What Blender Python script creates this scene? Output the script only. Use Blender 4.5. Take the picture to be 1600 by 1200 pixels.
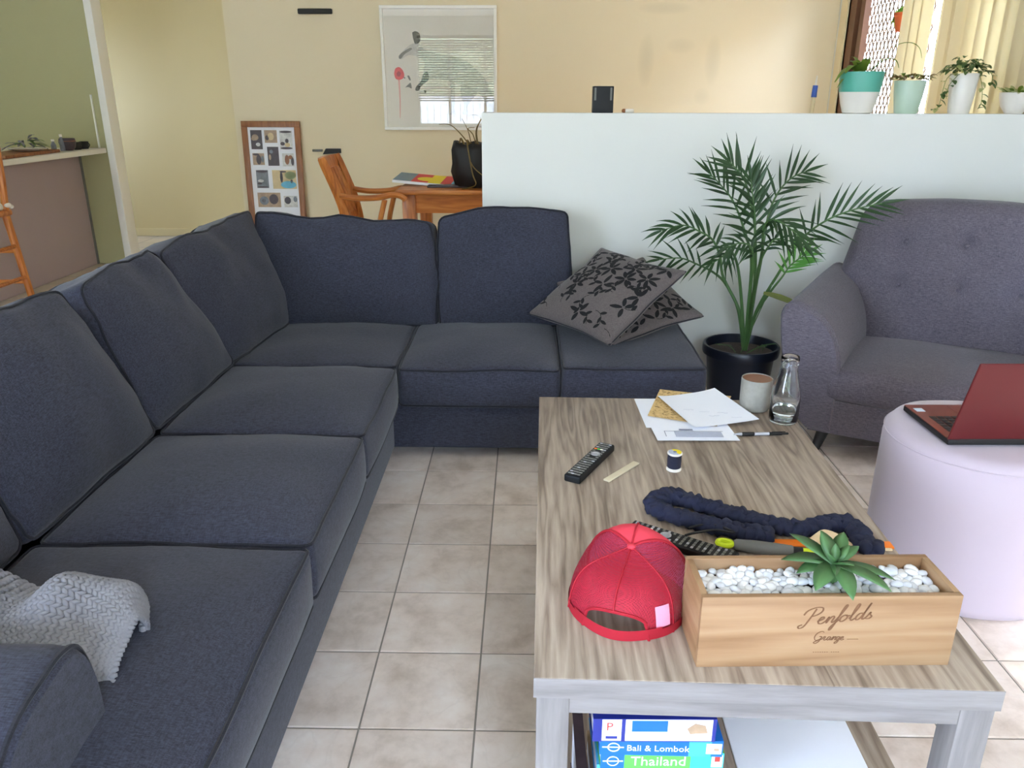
import bpy, bmesh, math, random
import numpy as np
from mathutils import Vector, Matrix, Euler, noise
PI = math.pi
rnd = random.Random(7)
for o in list(bpy.data.objects):
    bpy.data.objects.remove(o)
SC = bpy.context.scene
COL = SC.collection
R = math.radians

# ------------------------------------------------------------------ camera
cam_d = bpy.data.cameras.new('camera'); cam = bpy.data.objects.new('camera', cam_d); COL.objects.link(cam)
SC.camera = cam
cam_d.sensor_width = 36.0; cam_d.lens = 36.0*1235.0/1600.0; cam_d.clip_start = .03; cam_d.clip_end = 200
_p, _y, _r = R(19.913), R(1.006), R(.127)
_f = Vector((-math.sin(_y)*math.cos(_p), math.cos(_y)*math.cos(_p), -math.sin(_p)))
_rt = Vector((math.cos(_y), math.sin(_y), 0)); _up = _rt.cross(_f)
_rt2 = _rt*math.cos(_r)+_up*math.sin(_r); _up2 = _up*math.cos(_r)-_rt*math.sin(_r)
cam.matrix_world = Matrix(((_rt2.x, _up2.x, -_f.x, 0), (_rt2.y, _up2.y, -_f.y, 0), (_rt2.z, _up2.z, -_f.z, 1.27), (0, 0, 0, 1)))

# ------------------------------------------------------------------ sky, sun, window portals, exposure
W = bpy.data.worlds.new('sky'); SC.world = W; W.use_nodes = True
_bg = W.node_tree.nodes['Background']
_bg.inputs['Color'].default_value = (.60, .735, 1.0, 1); _bg.inputs['Strength'].default_value = 19.0
sun_d = bpy.data.lights.new('sun', 'SUN'); sun = bpy.data.objects.new('sun', sun_d); COL.objects.link(sun)
sun_d.energy = 1.0; sun_d.color = (1.0, .92, .80); sun_d.angle = R(1.2)
sun.rotation_euler = Vector((-.72, -.20, -.68)).to_track_quat('-Z', 'Y').to_euler()
def portal(name, loc, size, normal):
    d = bpy.data.lights.new(name, 'AREA'); d.shape = 'RECTANGLE'; d.size, d.size_y = size
    d.cycles.is_portal = True
    o = bpy.data.objects.new(name, d); COL.objects.link(o); o.location = loc
    o.rotation_euler = Vector(normal).to_track_quat('-Z', 'Y').to_euler()
XR, YB, YR, XL, HC = 2.24, 6.30, -1.9, -4.9, 2.55       # right wall, back wall, rear wall, far left wall, ceiling
portal('portal_rear_window', (-1.05, YR-.12, 1.5), (1.7, 1.5), (0, 1, 0))
portal('portal_added_rear_right', (.65, YR-.12, 1.05), (1.0, 2.1), (0, 1, 0))  # unseen opening added as a large light for the living room
portal('portal_added_rear_left', (-3.4, YR-.12, 1.22), (1.8, 2.05), (0, 1, 0))  # unseen opening added to light the room from the left rear
portal('portal_side_window', (XR+.12, 1.62, .56), (.62, 1.12), (-1, 0, 0))
portal('portal_dining_door', (XR+.12, 5.03, 1.05), (2.16, 2.1), (-1, 0, 0))
portal('portal_added_hall', (XL-.12, 7.05, 1.5), (.52, .72), (1, 0, 0))  # unseen opening added to brighten the hall
SC.view_settings.view_transform = 'Standard'; SC.view_settings.look = 'None'
SC.view_settings.gamma = 1.0; SC.view_settings.use_curve_mapping = False
SC.view_settings.exposure = 0.95
SC.cycles.max_bounces = 10; SC.cycles.diffuse_bounces = 6; SC.cycles.glossy_bounces = 4
SC.cycles.transmission_bounces = 8; SC.cycles.transparent_max_bounces = 12
SC.cycles.sample_clamp_indirect = 6.0; SC.cycles.use_denoising = True

# ------------------------------------------------------------------ materials
def lin(c):
    return tuple((x/255/12.92 if x/255 <= .04045 else ((x/255+.055)/1.055)**2.4) for x in c)
class NT:
    def __init__(s, name):
        s.m = bpy.data.materials.new(name); s.m.use_nodes = True; s.t = s.m.node_tree
        s.b = s.t.nodes['Principled BSDF']; s.out = s.t.nodes['Material Output']
    def n(s, typ, **kw):
        x = s.t.nodes.new(typ)
        for k, v in kw.items():
            if k[0] == 'i' and k[1:].isdigit(): x.inputs[int(k[1:])].default_value = v
            elif k in x.inputs.keys() if isinstance(k, str) and not hasattr(x, k) else False: x.inputs[k].default_value = v
            else: setattr(x, k, v)
        return x
    def l(s, a, b): s.t.links.new(a, b)
    def noise(s, vec, scale, detail=3, rough=.55):
        x = s.n('ShaderNodeTexNoise'); x.inputs['Scale'].default_value = scale
        x.inputs['Detail'].default_value = detail; x.inputs['Roughness'].default_value = rough
        s.l(vec, x.inputs['Vector']); return x.outputs['Fac']
    def ramp(s, fac, stops):
        x = s.n('ShaderNodeValToRGB'); e = x.color_ramp.elements
        while len(e) < len(stops): e.new(.5)
        for k, (p, c) in enumerate(stops):
            e[k].position = p; e[k].color = (*c, 1) if len(c) == 3 else c
        s.l(fac, x.inputs['Fac']); return x.outputs['Color']
    def mix(s, fac, a, b, blend='MIX'):
        x = s.n('ShaderNodeMix', data_type='RGBA', blend_type=blend)
        for v, i in ((fac, 0), (a, 6), (b, 7)):
            if hasattr(v, 'links') or hasattr(v, 'is_linked'): s.l(v, x.inputs[i])
            elif i == 0: x.inputs[0].default_value = v
            else: x.inputs[i].default_value = (*v, 1)
        return x.outputs[2]
    def mapping(s, vec, scale=(1, 1, 1), rot=(0, 0, 0), loc=(0, 0, 0)):
        x = s.n('ShaderNodeMapping'); x.inputs['Scale'].default_value = scale
        x.inputs['Rotation'].default_value = rot; x.inputs['Location'].default_value = loc
        s.l(vec, x.inputs['Vector']); return x.outputs['Vector']
    def obj(s): return s.n('ShaderNodeTexCoord').outputs['Object']
    def bump(s, h, strength=.3, dist=.002):
        x = s.n('ShaderNodeBump'); x.inputs['Strength'].default_value = strength; x.inputs['Distance'].default_value = dist
        s.l(h, x.inputs['Height']); s.l(x.outputs['Normal'], s.b.inputs['Normal'])
    def math(s, op, a, b=0.0):
        x = s.n('ShaderNodeMath', operation=op)
        for v, i in ((a, 0), (b, 1)):
            if hasattr(v, 'is_linked'): s.l(v, x.inputs[i])
            else: x.inputs[i].default_value = v
        return x.outputs[0]
def plain(name, col, rough=.5, var=.08, scale=25, metal=0.0, bump=0.0, spec=.5, coat=0.0, alpha=None):
    t = NT(name); c = lin(col); o = t.obj()
    f = t.noise(o, scale)
    t.l(t.mix(f, tuple(x*(1-var) for x in c), tuple(min(1, x*(1+var)) for x in c)), t.b.inputs['Base Color'])
    t.b.inputs['Roughness'].default_value = rough; t.b.inputs['Metallic'].default_value = metal
    t.b.inputs['Specular IOR Level'].default_value = spec; t.b.inputs['Coat Weight'].default_value = coat
    if bump: t.bump(t.noise(o, scale*6), bump, .001)
    return t.m
def fabric(name, c1, c2, scale=1.0, sheen=.15, bump=.12):
    t = NT(name); o = t.obj()
    a = t.noise(t.mapping(o, (70*scale, 560*scale, 560*scale)), 1, 3)
    b = t.noise(t.mapping(o, (520*scale, 80*scale, 120*scale)), 1, 3)
    w = t.math('ADD', t.math('MULTIPLY', a, .62), t.math('MULTIPLY', b, .38))
    big = t.noise(o, 5, 3)
    f = t.math('ADD', w, t.math('MULTIPLY', t.math('SUBTRACT', big, .5), .10))
    t.l(t.ramp(f, [(.34, lin(c1)), (.66, lin(c2))]), t.b.inputs['Base Color'])
    t.b.inputs['Roughness'].default_value = .92; t.b.inputs['Specular IOR Level'].default_value = .2
    t.b.inputs['Sheen Weight'].default_value = sheen; t.b.inputs['Sheen Roughness'].default_value = .5
    t.bump(w, bump, .0012)
    return t.m
def wood(name, c1, c2, c3, stretch=(14, 1.2, 14), scale=3.2, rough=.5, rings=True, bump=.15, fine=1.0):
    t = NT(name); o = t.obj()
    v = t.mapping(o, stretch)
    warp = t.noise(v, scale*.35, 3)
    g = t.noise(v, scale, 5, .65)
    wv = t.math('FRACT', t.math('MULTIPLY', warp, 9.0))
    wv = t.math('ABSOLUTE', t.math('SUBTRACT', wv, .5))
    f = t.math('ADD', t.math('MULTIPLY', g, .75), t.math('MULTIPLY', wv, .5 if rings else .1))
    col = t.ramp(f, [(.28, lin(c1)), (.5, lin(c2)), (.72, lin(c3))])
    s = t.noise(t.mapping(o, tuple(x*9 for x in stretch)), scale*1.4, 2)
    col = t.mix(t.math('MULTIPLY', s, .28*fine), col, lin(c1))
    t.l(col, t.b.inputs['Base Color']); t.b.inputs['Roughness'].default_value = rough
    t.bump(s, bump, .0008)
    return t.m
M = {}
M['sofa'] = fabric('sofa_fabric', (35, 36, 44), (69, 71, 86))
M['piping'] = fabric('piping_fabric', (26, 26, 31), (44, 44, 52), bump=.1)
M['loveseat'] = fabric('loveseat_fabric', (70, 66, 74), (114, 107, 116))
M['foot'] = plain('black_foot', (18, 17, 18), .5)
M['wall_cream'] = plain('cream_wall_paint', (222, 205, 162), .8, .015, 1.5, bump=.04)
M['wall_white'] = plain('white_wall_paint', (226, 226, 219), .75, .012, 1.5, bump=.04)
M['wall_grey'] = plain('kitchen_wall_paint', (178, 173, 130), .8, .015, 1.5, bump=.04)
M['ceiling'] = plain('ceiling_paint', (240, 238, 230), .9, .01, 2)
M['white_trim'] = plain('white_gloss_trim', (245, 243, 236), .4, .01, 3)
M['cream_trim'] = plain('cream_trim', (228, 212, 172), .5, .02, 3)
def back_wall_mat():
    t = NT('cream_wall_with_patches'); o = t.obj()
    base = t.mix(t.noise(o, 1.5), lin((226, 211, 177)), lin((229, 215, 183)))
    sx = t.n('ShaderNodeSeparateXYZ'); t.l(o, sx.inputs[0])
    tot = None
    for (x, z, rx, rz, a) in ((.99, 1.88, .16, .035, .20), (.87, 1.53, .05, .15, .22), (1.36, 1.53, .05, .14, .20), (1.12, 1.63, .09, .045, .16), (1.3, 1.28, .05, .05, .12)):
        dx = t.math('DIVIDE', t.math('SUBTRACT', sx.outputs[0], x), rx); dz = t.math('DIVIDE', t.math('SUBTRACT', sx.outputs[2], z), rz)
        d = t.math('ADD', t.math('MULTIPLY', dx, dx), t.math('MULTIPLY', dz, dz))
        k = t.math('MULTIPLY', t.math('MAXIMUM', t.math('SUBTRACT', 1.0, t.math('MULTIPLY', d, .6)), 0.0), a)
        tot = k if tot is None else t.math('ADD', tot, k)
    t.l(t.mix(tot, base, lin((170, 165, 140))), t.b.inputs['Base Color']); t.b.inputs['Roughness'].default_value = .8
    return t.m
M['wall_back'] = back_wall_mat()
def tile_mat():
    t = NT('beige_stone_tile'); o = t.obj()
    oi = t.n('ShaderNodeObjectInfo')
    off = t.n('ShaderNodeCombineXYZ'); t.l(t.math('MULTIPLY', oi.outputs['Random'], 37.0), off.inputs[0]); t.l(t.math('MULTIPLY', oi.outputs['Random'], 91.0), off.inputs[1])
    v = t.n('ShaderNodeVectorMath', operation='ADD'); t.l(o, v.inputs[0]); t.l(off.outputs[0], v.inputs[1]); v = v.outputs[0]
    a = t.noise(v, 6.5, 6, .62); 
    w = t.n('ShaderNodeTexNoise'); w.inputs['Scale'].default_value = 5; w.inputs['Detail'].default_value = 4; w.inputs['Distortion'].default_value = 1.6; t.l(v, w.inputs['Vector'])
    col = t.ramp(a, [(.3, lin((200, 180, 162))), (.5, lin((229, 212, 198))), (.7, lin((240, 229, 219)))])
    vein = t.math('ABSOLUTE', t.math('SUBTRACT', w.outputs['Fac'], .5))
    vf = t.math('MULTIPLY', t.math('MAXIMUM', t.math('SUBTRACT', 1.0, t.math('MULTIPLY', vein, 26.0)), 0.0), .08)
    col = t.mix(vf, col, lin((150, 132, 116)))
    tint = t.math('ADD', t.math('MULTIPLY', oi.outputs['Random'], .2), .86)
    hs = t.n('ShaderNodeHueSaturation'); t.l(col, hs.inputs['Color']); t.l(tint, hs.inputs['Value']); hs.inputs['Saturation'].default_value = .9
    t.l(hs.outputs[0], t.b.inputs['Base Color']); t.b.inputs['Roughness'].default_value = .55; t.b.inputs['Specular IOR Level'].default_value = .25
    t.bump(a, .22, .004)
    return t.m
M['tile'] = tile_mat()
def floor_mat():
    t = NT('grout_and_far_floor'); o = t.obj()
    b = t.n('ShaderNodeTexBrick'); b.offset = 0; b.inputs['Scale'].default_value = 1; b.inputs['Mortar Size'].default_value = .004
    b.inputs['Brick Width'].default_value = .2485; b.inputs['Row Height'].default_value = .2485
    b.inputs['Color1'].default_value = (*lin((205, 190, 168)), 1); b.inputs['Color2'].default_value = (*lin((196, 183, 165)), 1); b.inputs['Mortar'].default_value = (*lin((150, 140, 128)), 1)
    t.l(t.mapping(o, loc=(.35-.2485*0, -.0897, 0)), b.inputs['Vector'])
    t.l(b.outputs['Color'], t.b.inputs['Base Color']); t.b.inputs['Roughness'].default_value = .45
    return t.m
M['floor'] = floor_mat()
M['grout'] = plain('tile_grout', (142, 134, 124), .8, .08, 30)
M['oak_top'] = wood('grey_oak_laminate', (112, 96, 82), (162, 145, 128), (188, 172, 154), (15, 1.0, 15), 2.8, .42)
M['oak_edge'] = wood('grey_oak_edge', (118, 113, 112), (146, 141, 140), (163, 158, 156), (1.2, 13, 13), 2.6, .5, rings=False)
M['oak_leg'] = wood('grey_oak_leg', (118, 113, 112), (145, 140, 138), (162, 157, 155), (13, 13, 1.0), 2.6, .5, rings=False)
M['pine'] = wood('pine_crate', (138, 102, 68), (162, 127, 92), (172, 142, 108), (.7, 10, 10), 2.2, .55, fine=.5)
M['pine_side'] = wood('pine_crate_side', (146, 108, 72), (168, 132, 96), (180, 150, 114), (12, 1.0, 12), 2.2, .55, fine=.5)
M['honey'] = wood('honey_timber', (150, 82, 28), (188, 110, 44), (206, 134, 66), (10, 10, 1.2), 2.2, .35, fine=.6)
M['honey_x'] = wood('honey_timber_long', (156, 84, 28), (190, 112, 46), (208, 136, 68), (1.2, 10, 10), 2.2, .35, fine=.6)
M['frame_brown'] = wood('brown_frame_wood', (122, 72, 36), (146, 92, 50), (164, 108, 62), (8, 8, 1.2), 2.5, .45)
M['black'] = plain('black_plastic', (18, 19, 21), .5, spec=.3)
M['matte_black'] = plain('matte_black', (16, 15, 15), .6)
M['white'] = plain('white_ceramic', (230, 224, 212), .3, .02)
M['paper'] = plain('white_paper', (240, 242, 248), .8, .01)
M['grey_print'] = plain('grey_print', (178, 184, 200), .8, .1, 120)
M['dark_print'] = plain('dark_print', (120, 124, 140), .8, .1)
M['terracotta'] = plain('terracotta', (196, 96, 48), .7, .1)
M['soil'] = plain('potting_soil', (74, 64, 58), .95, .5, 90, bump=.8)
M['pot_navy'] = plain('dark_navy_plastic', (22, 27, 40), .35)
def leafmat(name, c1, c2, rough=.4, trans=.25):
    t = NT(name); o = t.obj()
    t.l(t.mix(t.noise(o, 9), lin(c1), lin(c2)), t.b.inputs['Base Color']); t.b.inputs['Roughness'].default_value = rough
    if trans:
        d = t.n('ShaderNodeBsdfTranslucent'); d.inputs['Color'].default_value = (*lin(tuple(min(255, int(x*1.35)) for x in c2)), 1)
        ms = t.n('ShaderNodeMixShader'); ms.inputs[0].default_value = trans
        t.l(t.b.outputs[0], ms.inputs[1]); t.l(d.outputs[0], ms.inputs[2]); t.l(ms.outputs[0], t.out.inputs['Surface'])
    return t.m
M['palm'] = leafmat('palm_leaf', (18, 44, 20), (44, 78, 34), .4, .15)
M['palm_olive'] = leafmat('palm_leaf_olive', (84, 96, 46), (110, 116, 60))
M['palm_stem'] = leafmat('palm_stem', (52, 88, 44), (92, 124, 70), .45, 0)
M['palm_bright'] = leafmat('palm_leaf_bright', (56, 112, 44), (98, 152, 66))
M['succ'] = leafmat('succulent_leaf', (44, 88, 54), (112, 154, 92), .42, .12)
M['leaf'] = leafmat('house_leaf', (60, 92, 30), (118, 142, 56))
M['leaf_dark'] = leafmat('ivy_leaf', (44, 70, 36), (102, 126, 74))
M['leaf_var'] = leafmat('variegated_leaf', (120, 140, 70), (212, 210, 150))
M['leaf_brown'] = leafmat('brown_succulent', (96, 74, 38), (136, 116, 62))
M['teal'] = plain('teal_glaze', (84, 168, 146), .35, .03)
M['pale_teal'] = plain('pale_teal_glaze', (182, 202, 180), .35, .03)
M['pouf'] = plain('pink_velvet', (198, 183, 194), .8, .02, 6)
M['pouf'].node_tree.nodes['Principled BSDF'].inputs['Sheen Weight'].default_value = .4
M['laptop_red'] = plain('red_laptop_shell', (92, 16, 18), .45, .03)
M['laptop_deck'] = plain('copper_red_deck', (128, 58, 44), .4, .04)
M['screen'] = plain('dark_screen', (12, 12, 15), .15)
M['keys'] = plain('dark_keys', (44, 32, 32), .5)
M['sticker'] = plain('pale_sticker', (206, 222, 238), .4, .02)
M['navy_yarn'] = plain('navy_yarn', (28, 33, 58), .9, .35, 160, bump=.8)
M['navy_thread'] = plain('navy_thread', (24, 27, 48), .7, .35, 250, bump=.6)
M['yellow'] = plain('yellow_label', (236, 212, 30), .6, .03)
M['lime'] = plain('lime_rubber', (206, 228, 28), .5, .04)
M['grey_rubber'] = plain('grey_rubber', (112, 112, 106), .6, .06)
M['orange'] = plain('orange_plastic', (238, 122, 24), .45, .05)
M['tan'] = plain('tan_fabric', (226, 200, 160), .85, .08, 60)
M['beige'] = plain('beige_abrasive', (206, 194, 164), .85, .06, 200)
M['red_fabric'] = plain('dark_red_trim', (122, 34, 30), .8, .1)
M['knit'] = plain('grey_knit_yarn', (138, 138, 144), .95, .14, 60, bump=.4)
M['knit_shade'] = plain('knit_gap_shade', (30, 30, 33), .95, .2, 60, bump=.4)  # dark underlayer: shade between the stitches put into its colour
M['mug'] = plain('speckled_stoneware', (146, 142, 132), .55, .22, 70, bump=.2)
M['coffee'] = plain('brown_glazed_inside', (120, 72, 44), .3, .1)
M['steel'] = plain('brushed_steel', (188, 190, 192), .35, .05, metal=1.0)
M['counter'] = plain('white_benchtop', (236, 232, 220), .35, .02)
M['lilac'] = plain('lilac_panel', (176, 158, 158), .55, .03, 4)
M['red_print'] = plain('red_print', (214, 62, 56), .6, .04)
M['cyan_print'] = plain('light_blue_print', (96, 196, 222), .6, .04)
M['slate_print'] = plain('slate_print', (112, 132, 142), .6, .05)
M['seam_red'] = plain('red_webbing', (168, 12, 36), .75, .05, 60, bump=.3)
M['blue'] = plain('blue_grip', (46, 84, 168), .45, .04)
M['book_blue'] = plain('blue_book_cover', (14, 104, 190), .4, .04)
M['book_navy'] = plain('navy_book_cover', (34, 46, 136), .4, .04)
M['book_green'] = plain('green_book_cover', (96, 190, 84), .4, .06)
M['book_sky'] = plain('sky_book_cover', (70, 170, 224), .4, .08, 40)
M['book_teal'] = plain('teal_book_cover', (60, 188, 196), .4, .05)
M['pages'] = plain('book_pages', (222, 226, 238), .9, .06, 200)
M['white_print'] = plain('white_print', (244, 246, 248), .6, .01)
M['burnt'] = plain('burnt_brown_print', (116, 80, 52), .8, .12, 90)
M['vane'] = leafmat('cream_blind_fabric', (220, 204, 166), (226, 208, 170), .85, .24)
M['brown_jamb'] = plain('brown_door_frame', (112, 76, 52), .5, .05, 6)
M['mesh_metal'] = plain('security_mesh', (122, 104, 84), .5, .05)
M['slat'] = plain('venetian_slat', (26, 26, 22), .5, .04)
M['fence_board'] = plain('pale_fence_board', (226, 226, 226), .7, .05, 8)
M['hedge'] = leafmat('hedge_leaf', (104, 118, 84), (176, 182, 140), .7, .2)
M['lawn'] = plain('pale_paving', (168, 160, 146), .9, .15, 3)
M['sky_block'] = plain('tan_sky_block', (168, 140, 112), .9, .08, 8)  # for the added wall that cuts down side skylight
M['grey_art'] = plain('pencil_grey', (196, 194, 184), .9, .28, 60)
M['grey_art_dark'] = plain('pencil_dark', (104, 102, 92), .9, .4, 60)
M['art_paper'] = plain('art_paper', (226, 221, 208), .9, .02, 3)
M['art_red'] = plain('watercolour_red', (222, 70, 78), .9, .2, 40)
M['art_pink'] = plain('watercolour_pink', (226, 160, 152), .9, .1, 40)
M['photo_dark'] = plain('dark_photo', (66, 52, 56), .45, .7, 38)
M['photo_tan'] = plain('tan_photo', (168, 142, 116), .45, .5, 40)
M['photo_grey'] = plain('grey_photo', (112, 116, 122), .45, .7, 34)
M['photo_blue'] = plain('blue_photo', (92, 168, 196), .45, .3, 34)
M['photo_sand'] = plain('sand_photo', (206, 184, 138), .45, .25, 34)
M['photo_pale'] = plain('pale_photo', (206, 204, 200), .45, .5, 42)
def gold_map():
    t = NT('gold_patterned_paper'); o = t.obj()
    f = t.noise(o, 90, 4, .7)
    t.l(t.ramp(f, [(.36, lin((120, 92, 52))), (.46, lin((206, 172, 112))), (.7, lin((222, 192, 136)))]), t.b.inputs['Base Color']); t.b.inputs['Roughness'].default_value = .8
    return t.m
M['gold'] = gold_map()
def glass_mat(name, tint=(1, 1, 1), ior=1.45):
    t = NT(name); t.b.inputs['Transmission Weight'].default_value = 1; t.b.inputs['Roughness'].default_value = 0.0
    t.b.inputs['IOR'].default_value = ior; t.b.inputs['Base Color'].default_value = (*tint, 1)
    return t.m
M['glass'] = glass_mat('bottle_glass', (.97, .99, .99)); M['water'] = glass_mat('water', (.97, .97, .93), 1.33)
def pane_mat():
    t = NT('picture_glass'); lw = t.n('ShaderNodeLayerWeight'); fc = t.math('ADD', t.math('MULTIPLY', t.math('POWER', lw.outputs['Facing'], 5.0), .85), .075)
    tr = t.n('ShaderNodeBsdfTransparent'); gl = t.n('ShaderNodeBsdfGlossy'); gl.inputs['Roughness'].default_value = 0.0
    nz = t.noise(t.obj(), 3)
    ms = t.n('ShaderNodeMixShader'); t.l(fc, ms.inputs[0]); t.l(tr.outputs[0], ms.inputs[1]); t.l(gl.outputs[0], ms.inputs[2]); t.l(ms.outputs[0], t.out.inputs['Surface'])
    return t.m
M['pane'] = pane_mat()
def cap_mesh(name, c, holes=.32):
    t = NT(name); o = t.obj()
    t.l(t.mix(t.noise(o, 60), lin(c), lin(tuple(int(x*.86) for x in c))), t.b.inputs['Base Color']); t.b.inputs['Roughness'].default_value = .75
    v = t.n('ShaderNodeTexVoronoi'); v.inputs['Scale'].default_value = 520; v.inputs['Randomness'].default_value = .15; t.l(o, v.inputs['Vector'])
    a = t.math('GREATER_THAN', v.outputs['Distance'], holes)
    tr = t.n('ShaderNodeBsdfTransparent'); ms = t.n('ShaderNodeMixShader')
    t.l(a, ms.inputs[0]); t.l(tr.outputs[0], ms.inputs[1]); t.l(t.b.outputs[0], ms.inputs[2]); t.l(ms.outputs[0], t.out.inputs['Surface'])
    return t.m
M['cap_red'] = cap_mesh('red_cap_mesh', (178, 14, 46), .26)
M['cap_pink'] = cap_mesh('red_side_mesh', (180, 18, 52), .42)
M['cap_front'] = plain('coral_foam_panel', (214, 58, 74), .8, .05, 60)
M['cap_lining'] = plain('pale_pink_lining', (232, 150, 190), .8, .04, 60)
M['tag'] = plain('pale_pink_tag', (246, 158, 184), .7, .08, 200)
M['pebble'] = plain('white_pebble', (240, 240, 240), .5, .05, 60)
M['pebble2'] = plain('grey_white_pebble', (222, 225, 230), .5, .1, 60)
M['cushion'] = fabric('taupe_cushion_fabric', (82, 75, 74), (108, 100, 98), 1.0, .15, .1)
M['flock'] = plain('black_flock', (14, 13, 15), .95, .1, 100)
M['clear_plastic'] = plain('clear_grey_plastic', (172, 172, 176), .2, .03)

# ------------------------------------------------------------------ mesh builder
def ax(v):
    return Vector(v)
class MB:
    def __init__(s): s.v = []; s.f = []; s.mi = []; s.cur = 0; s.M = Matrix()
    def add(s, V, F, mi=None, M=None):
        k = len(s.v); T = s.M if M is None else s.M @ M
        ident = (T == Matrix())
        for p in V: s.v.append(tuple(p) if ident else tuple(T @ Vector(p)))
        for f in F: s.f.append(tuple(i+k for i in f)); s.mi.append(s.cur if mi is None else mi)
        return s
    def box(s, a, b, r=0.0, k=2, M=None, m=1):
        c = [(a[i]+b[i])/2 for i in range(3)]; h = [abs(b[i]-a[i])/2 for i in range(3)]
        if r <= 0:
            V = [(c[0]+x*h[0], c[1]+y*h[1], c[2]+z*h[2]) for x in (-1, 1) for y in (-1, 1) for z in (-1, 1)]
            F = [(0, 1, 3, 2), (4, 6, 7, 5), (0, 4, 5, 1), (2, 3, 7, 6), (0, 2, 6, 4), (1, 5, 7, 3)]
            return s.add(V, F, M=M)
        return s.rbox(c, h, r, k, (m, m, m), M=M)
    def rbox(s, c, h, r, k=3, m=(8, 8, 8), deform=None, M=None):
        r = min(r, min(h)*.999)
        def co(a, n):
            return [-a+r*i/k for i in range(k)]+[-(a-r)+2*(a-r)*i/n for i in range(n+1)]+[a-r+r*(i+1)/k for i in range(k)]
        L = [co(h[i], m[i]) for i in range(3)]
        idx = {}; V = []; F = []
        def vid(p):
            key = (round(p[0], 6), round(p[1], 6), round(p[2], 6))
            if key in idx: return idx[key]
            q = [max(-(h[i]-r), min(h[i]-r, p[i])) for i in range(3)]
            d = Vector([p[i]-q[i] for i in range(3)])
            if d.length > 1e-9: d = d.normalized()*r
            P = Vector(q)+d
            if deform: P = Vector(deform(P))
            idx[key] = len(V); V.append((P[0]+c[0], P[1]+c[1], P[2]+c[2])); return idx[key]
        for a in range(3):
            u, w = (a+1) % 3, (a+2) % 3
            for sg in (-1, 1):
                g = []
                for x in L[u]:
                    row = []
                    for y in L[w]:
                        p = [0, 0, 0]; p[a] = sg*h[a]; p[u] = x; p[w] = y; row.append(vid(p))
                    g.append(row)
                for i in range(len(g)-1):
                    for j in range(len(g[0])-1):
                        q = (g[i][j], g[i+1][j], g[i+1][j+1], g[i][j+1])
                        F.append(q if sg > 0 else q[::-1])
        return s.add(V, F, M=M)
    def tube(s, P, rad, n=8, caps=True, closed=False, M=None, flat=1.0, up=None):
        P = [Vector(p) for p in P]; N = len(P)
        rr = rad if hasattr(rad, '__len__') else [rad]*N
        V = []; F = []; prev = None
        for i in range(N):
            t = (P[(i+1) % N]-P[i-1]) if closed else (P[min(i+1, N-1)]-P[max(i-1, 0)])
            t = t.normalized() if t.length > 1e-9 else Vector((0, 0, 1))
            if prev is None:
                a = Vector(up) if up else (Vector((0, 0, 1)) if abs(t.z) < .9 else Vector((1, 0, 0)))
            else: a = prev
            a = (a-t*a.dot(t)); a = a.normalized() if a.length > 1e-6 else t.orthogonal().normalized()
            prev = a; b = t.cross(a)
            for k in range(n):
                w = 2*PI*k/n
                V.append(P[i]+(a*math.cos(w)*flat+b*math.sin(w))*rr[i])
        for i in range(N if closed else N-1):
            j = (i+1) % N
            for k in range(n):
                l = (k+1) % n
                F.append((i*n+k, i*n+l, j*n+l, j*n+k))
        if caps and not closed:
            F.append(tuple(range(n))[::-1]); F.append(tuple(range((N-1)*n, N*n)))
        return s.add(V, F, M=M)
    def lathe(s, prof, n=32, c=(0, 0, 0), M=None, cap0=True, cap1=False, sy=1.0):
        V = []; F = []; N = len(prof)
        for (r, z) in prof:
            for k in range(n):
                a = 2*PI*k/n; V.append((c[0]+r*math.cos(a), c[1]+r*sy*math.sin(a), c[2]+z))
        for i in range(N-1):
            for k in range(n):
                l = (k+1) % n; F.append((i*n+k, i*n+l, (i+1)*n+l, (i+1)*n+k))
        if cap0: F.append(tuple(range(n))[::-1])
        if cap1: F.append(tuple(range((N-1)*n, N*n)))
        return s.add(V, F, M=M)
    def prism(s, pts, z0, z1, M=None):
        n = len(pts); V = [(x, y, z0) for x, y in pts]+[(x, y, z1) for x, y in pts]
        F = [tuple(range(n))[::-1], tuple(range(n, 2*n))]+[(i, (i+1) % n, n+(i+1) % n, n+i) for i in range(n)]
        return s.add(V, F, M=M)
    def grid(s, fn, nu, nv, M=None, closeu=False):
        V = [fn(i/(nu-1) if not closeu else i/nu, j/(nv-1)) for i in range(nu) for j in range(nv)]
        F = []
        for i in range(nu if closeu else nu-1):
            a = (i+1) % nu
            for j in range(nv-1): F.append((i*nv+j, a*nv+j, a*nv+j+1, i*nv+j+1))
        return s.add(V, F, M=M)
    def ico(s, c, r, sub=1, M=None):
        b = bmesh.new(); bmesh.ops.create_icosphere(b, subdivisions=sub, radius=1.0); b.verts.index_update()
        V = [(c[0]+v.co.x*r[0], c[1]+v.co.y*r[1], c[2]+v.co.z*r[2]) for v in b.verts]
        F = [tuple(v.index for v in f.verts) for f in b.faces]; b.free()
        return s.add(V, F, M=M)
    def mesh(s, name, mats, sharp=38, smooth=True):
        me = bpy.data.meshes.new(name); me.from_pydata(s.v, [], s.f)
        for m in (mats if isinstance(mats, (list, tuple)) else [mats]): me.materials.append(m)
        if any(s.mi): me.polygons.foreach_set('material_index', s.mi)
        me.update()
        if smooth:
            me.shade_smooth()
            if sharp: me.set_sharp_from_angle(angle=R(sharp))
        return me
    def build(s, name, mats, parent=None, sharp=38, smooth=True, kind=None, loc=None, rot=None):
        return link(name, s.mesh(name, mats, sharp, smooth), parent, kind, loc, rot)
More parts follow.
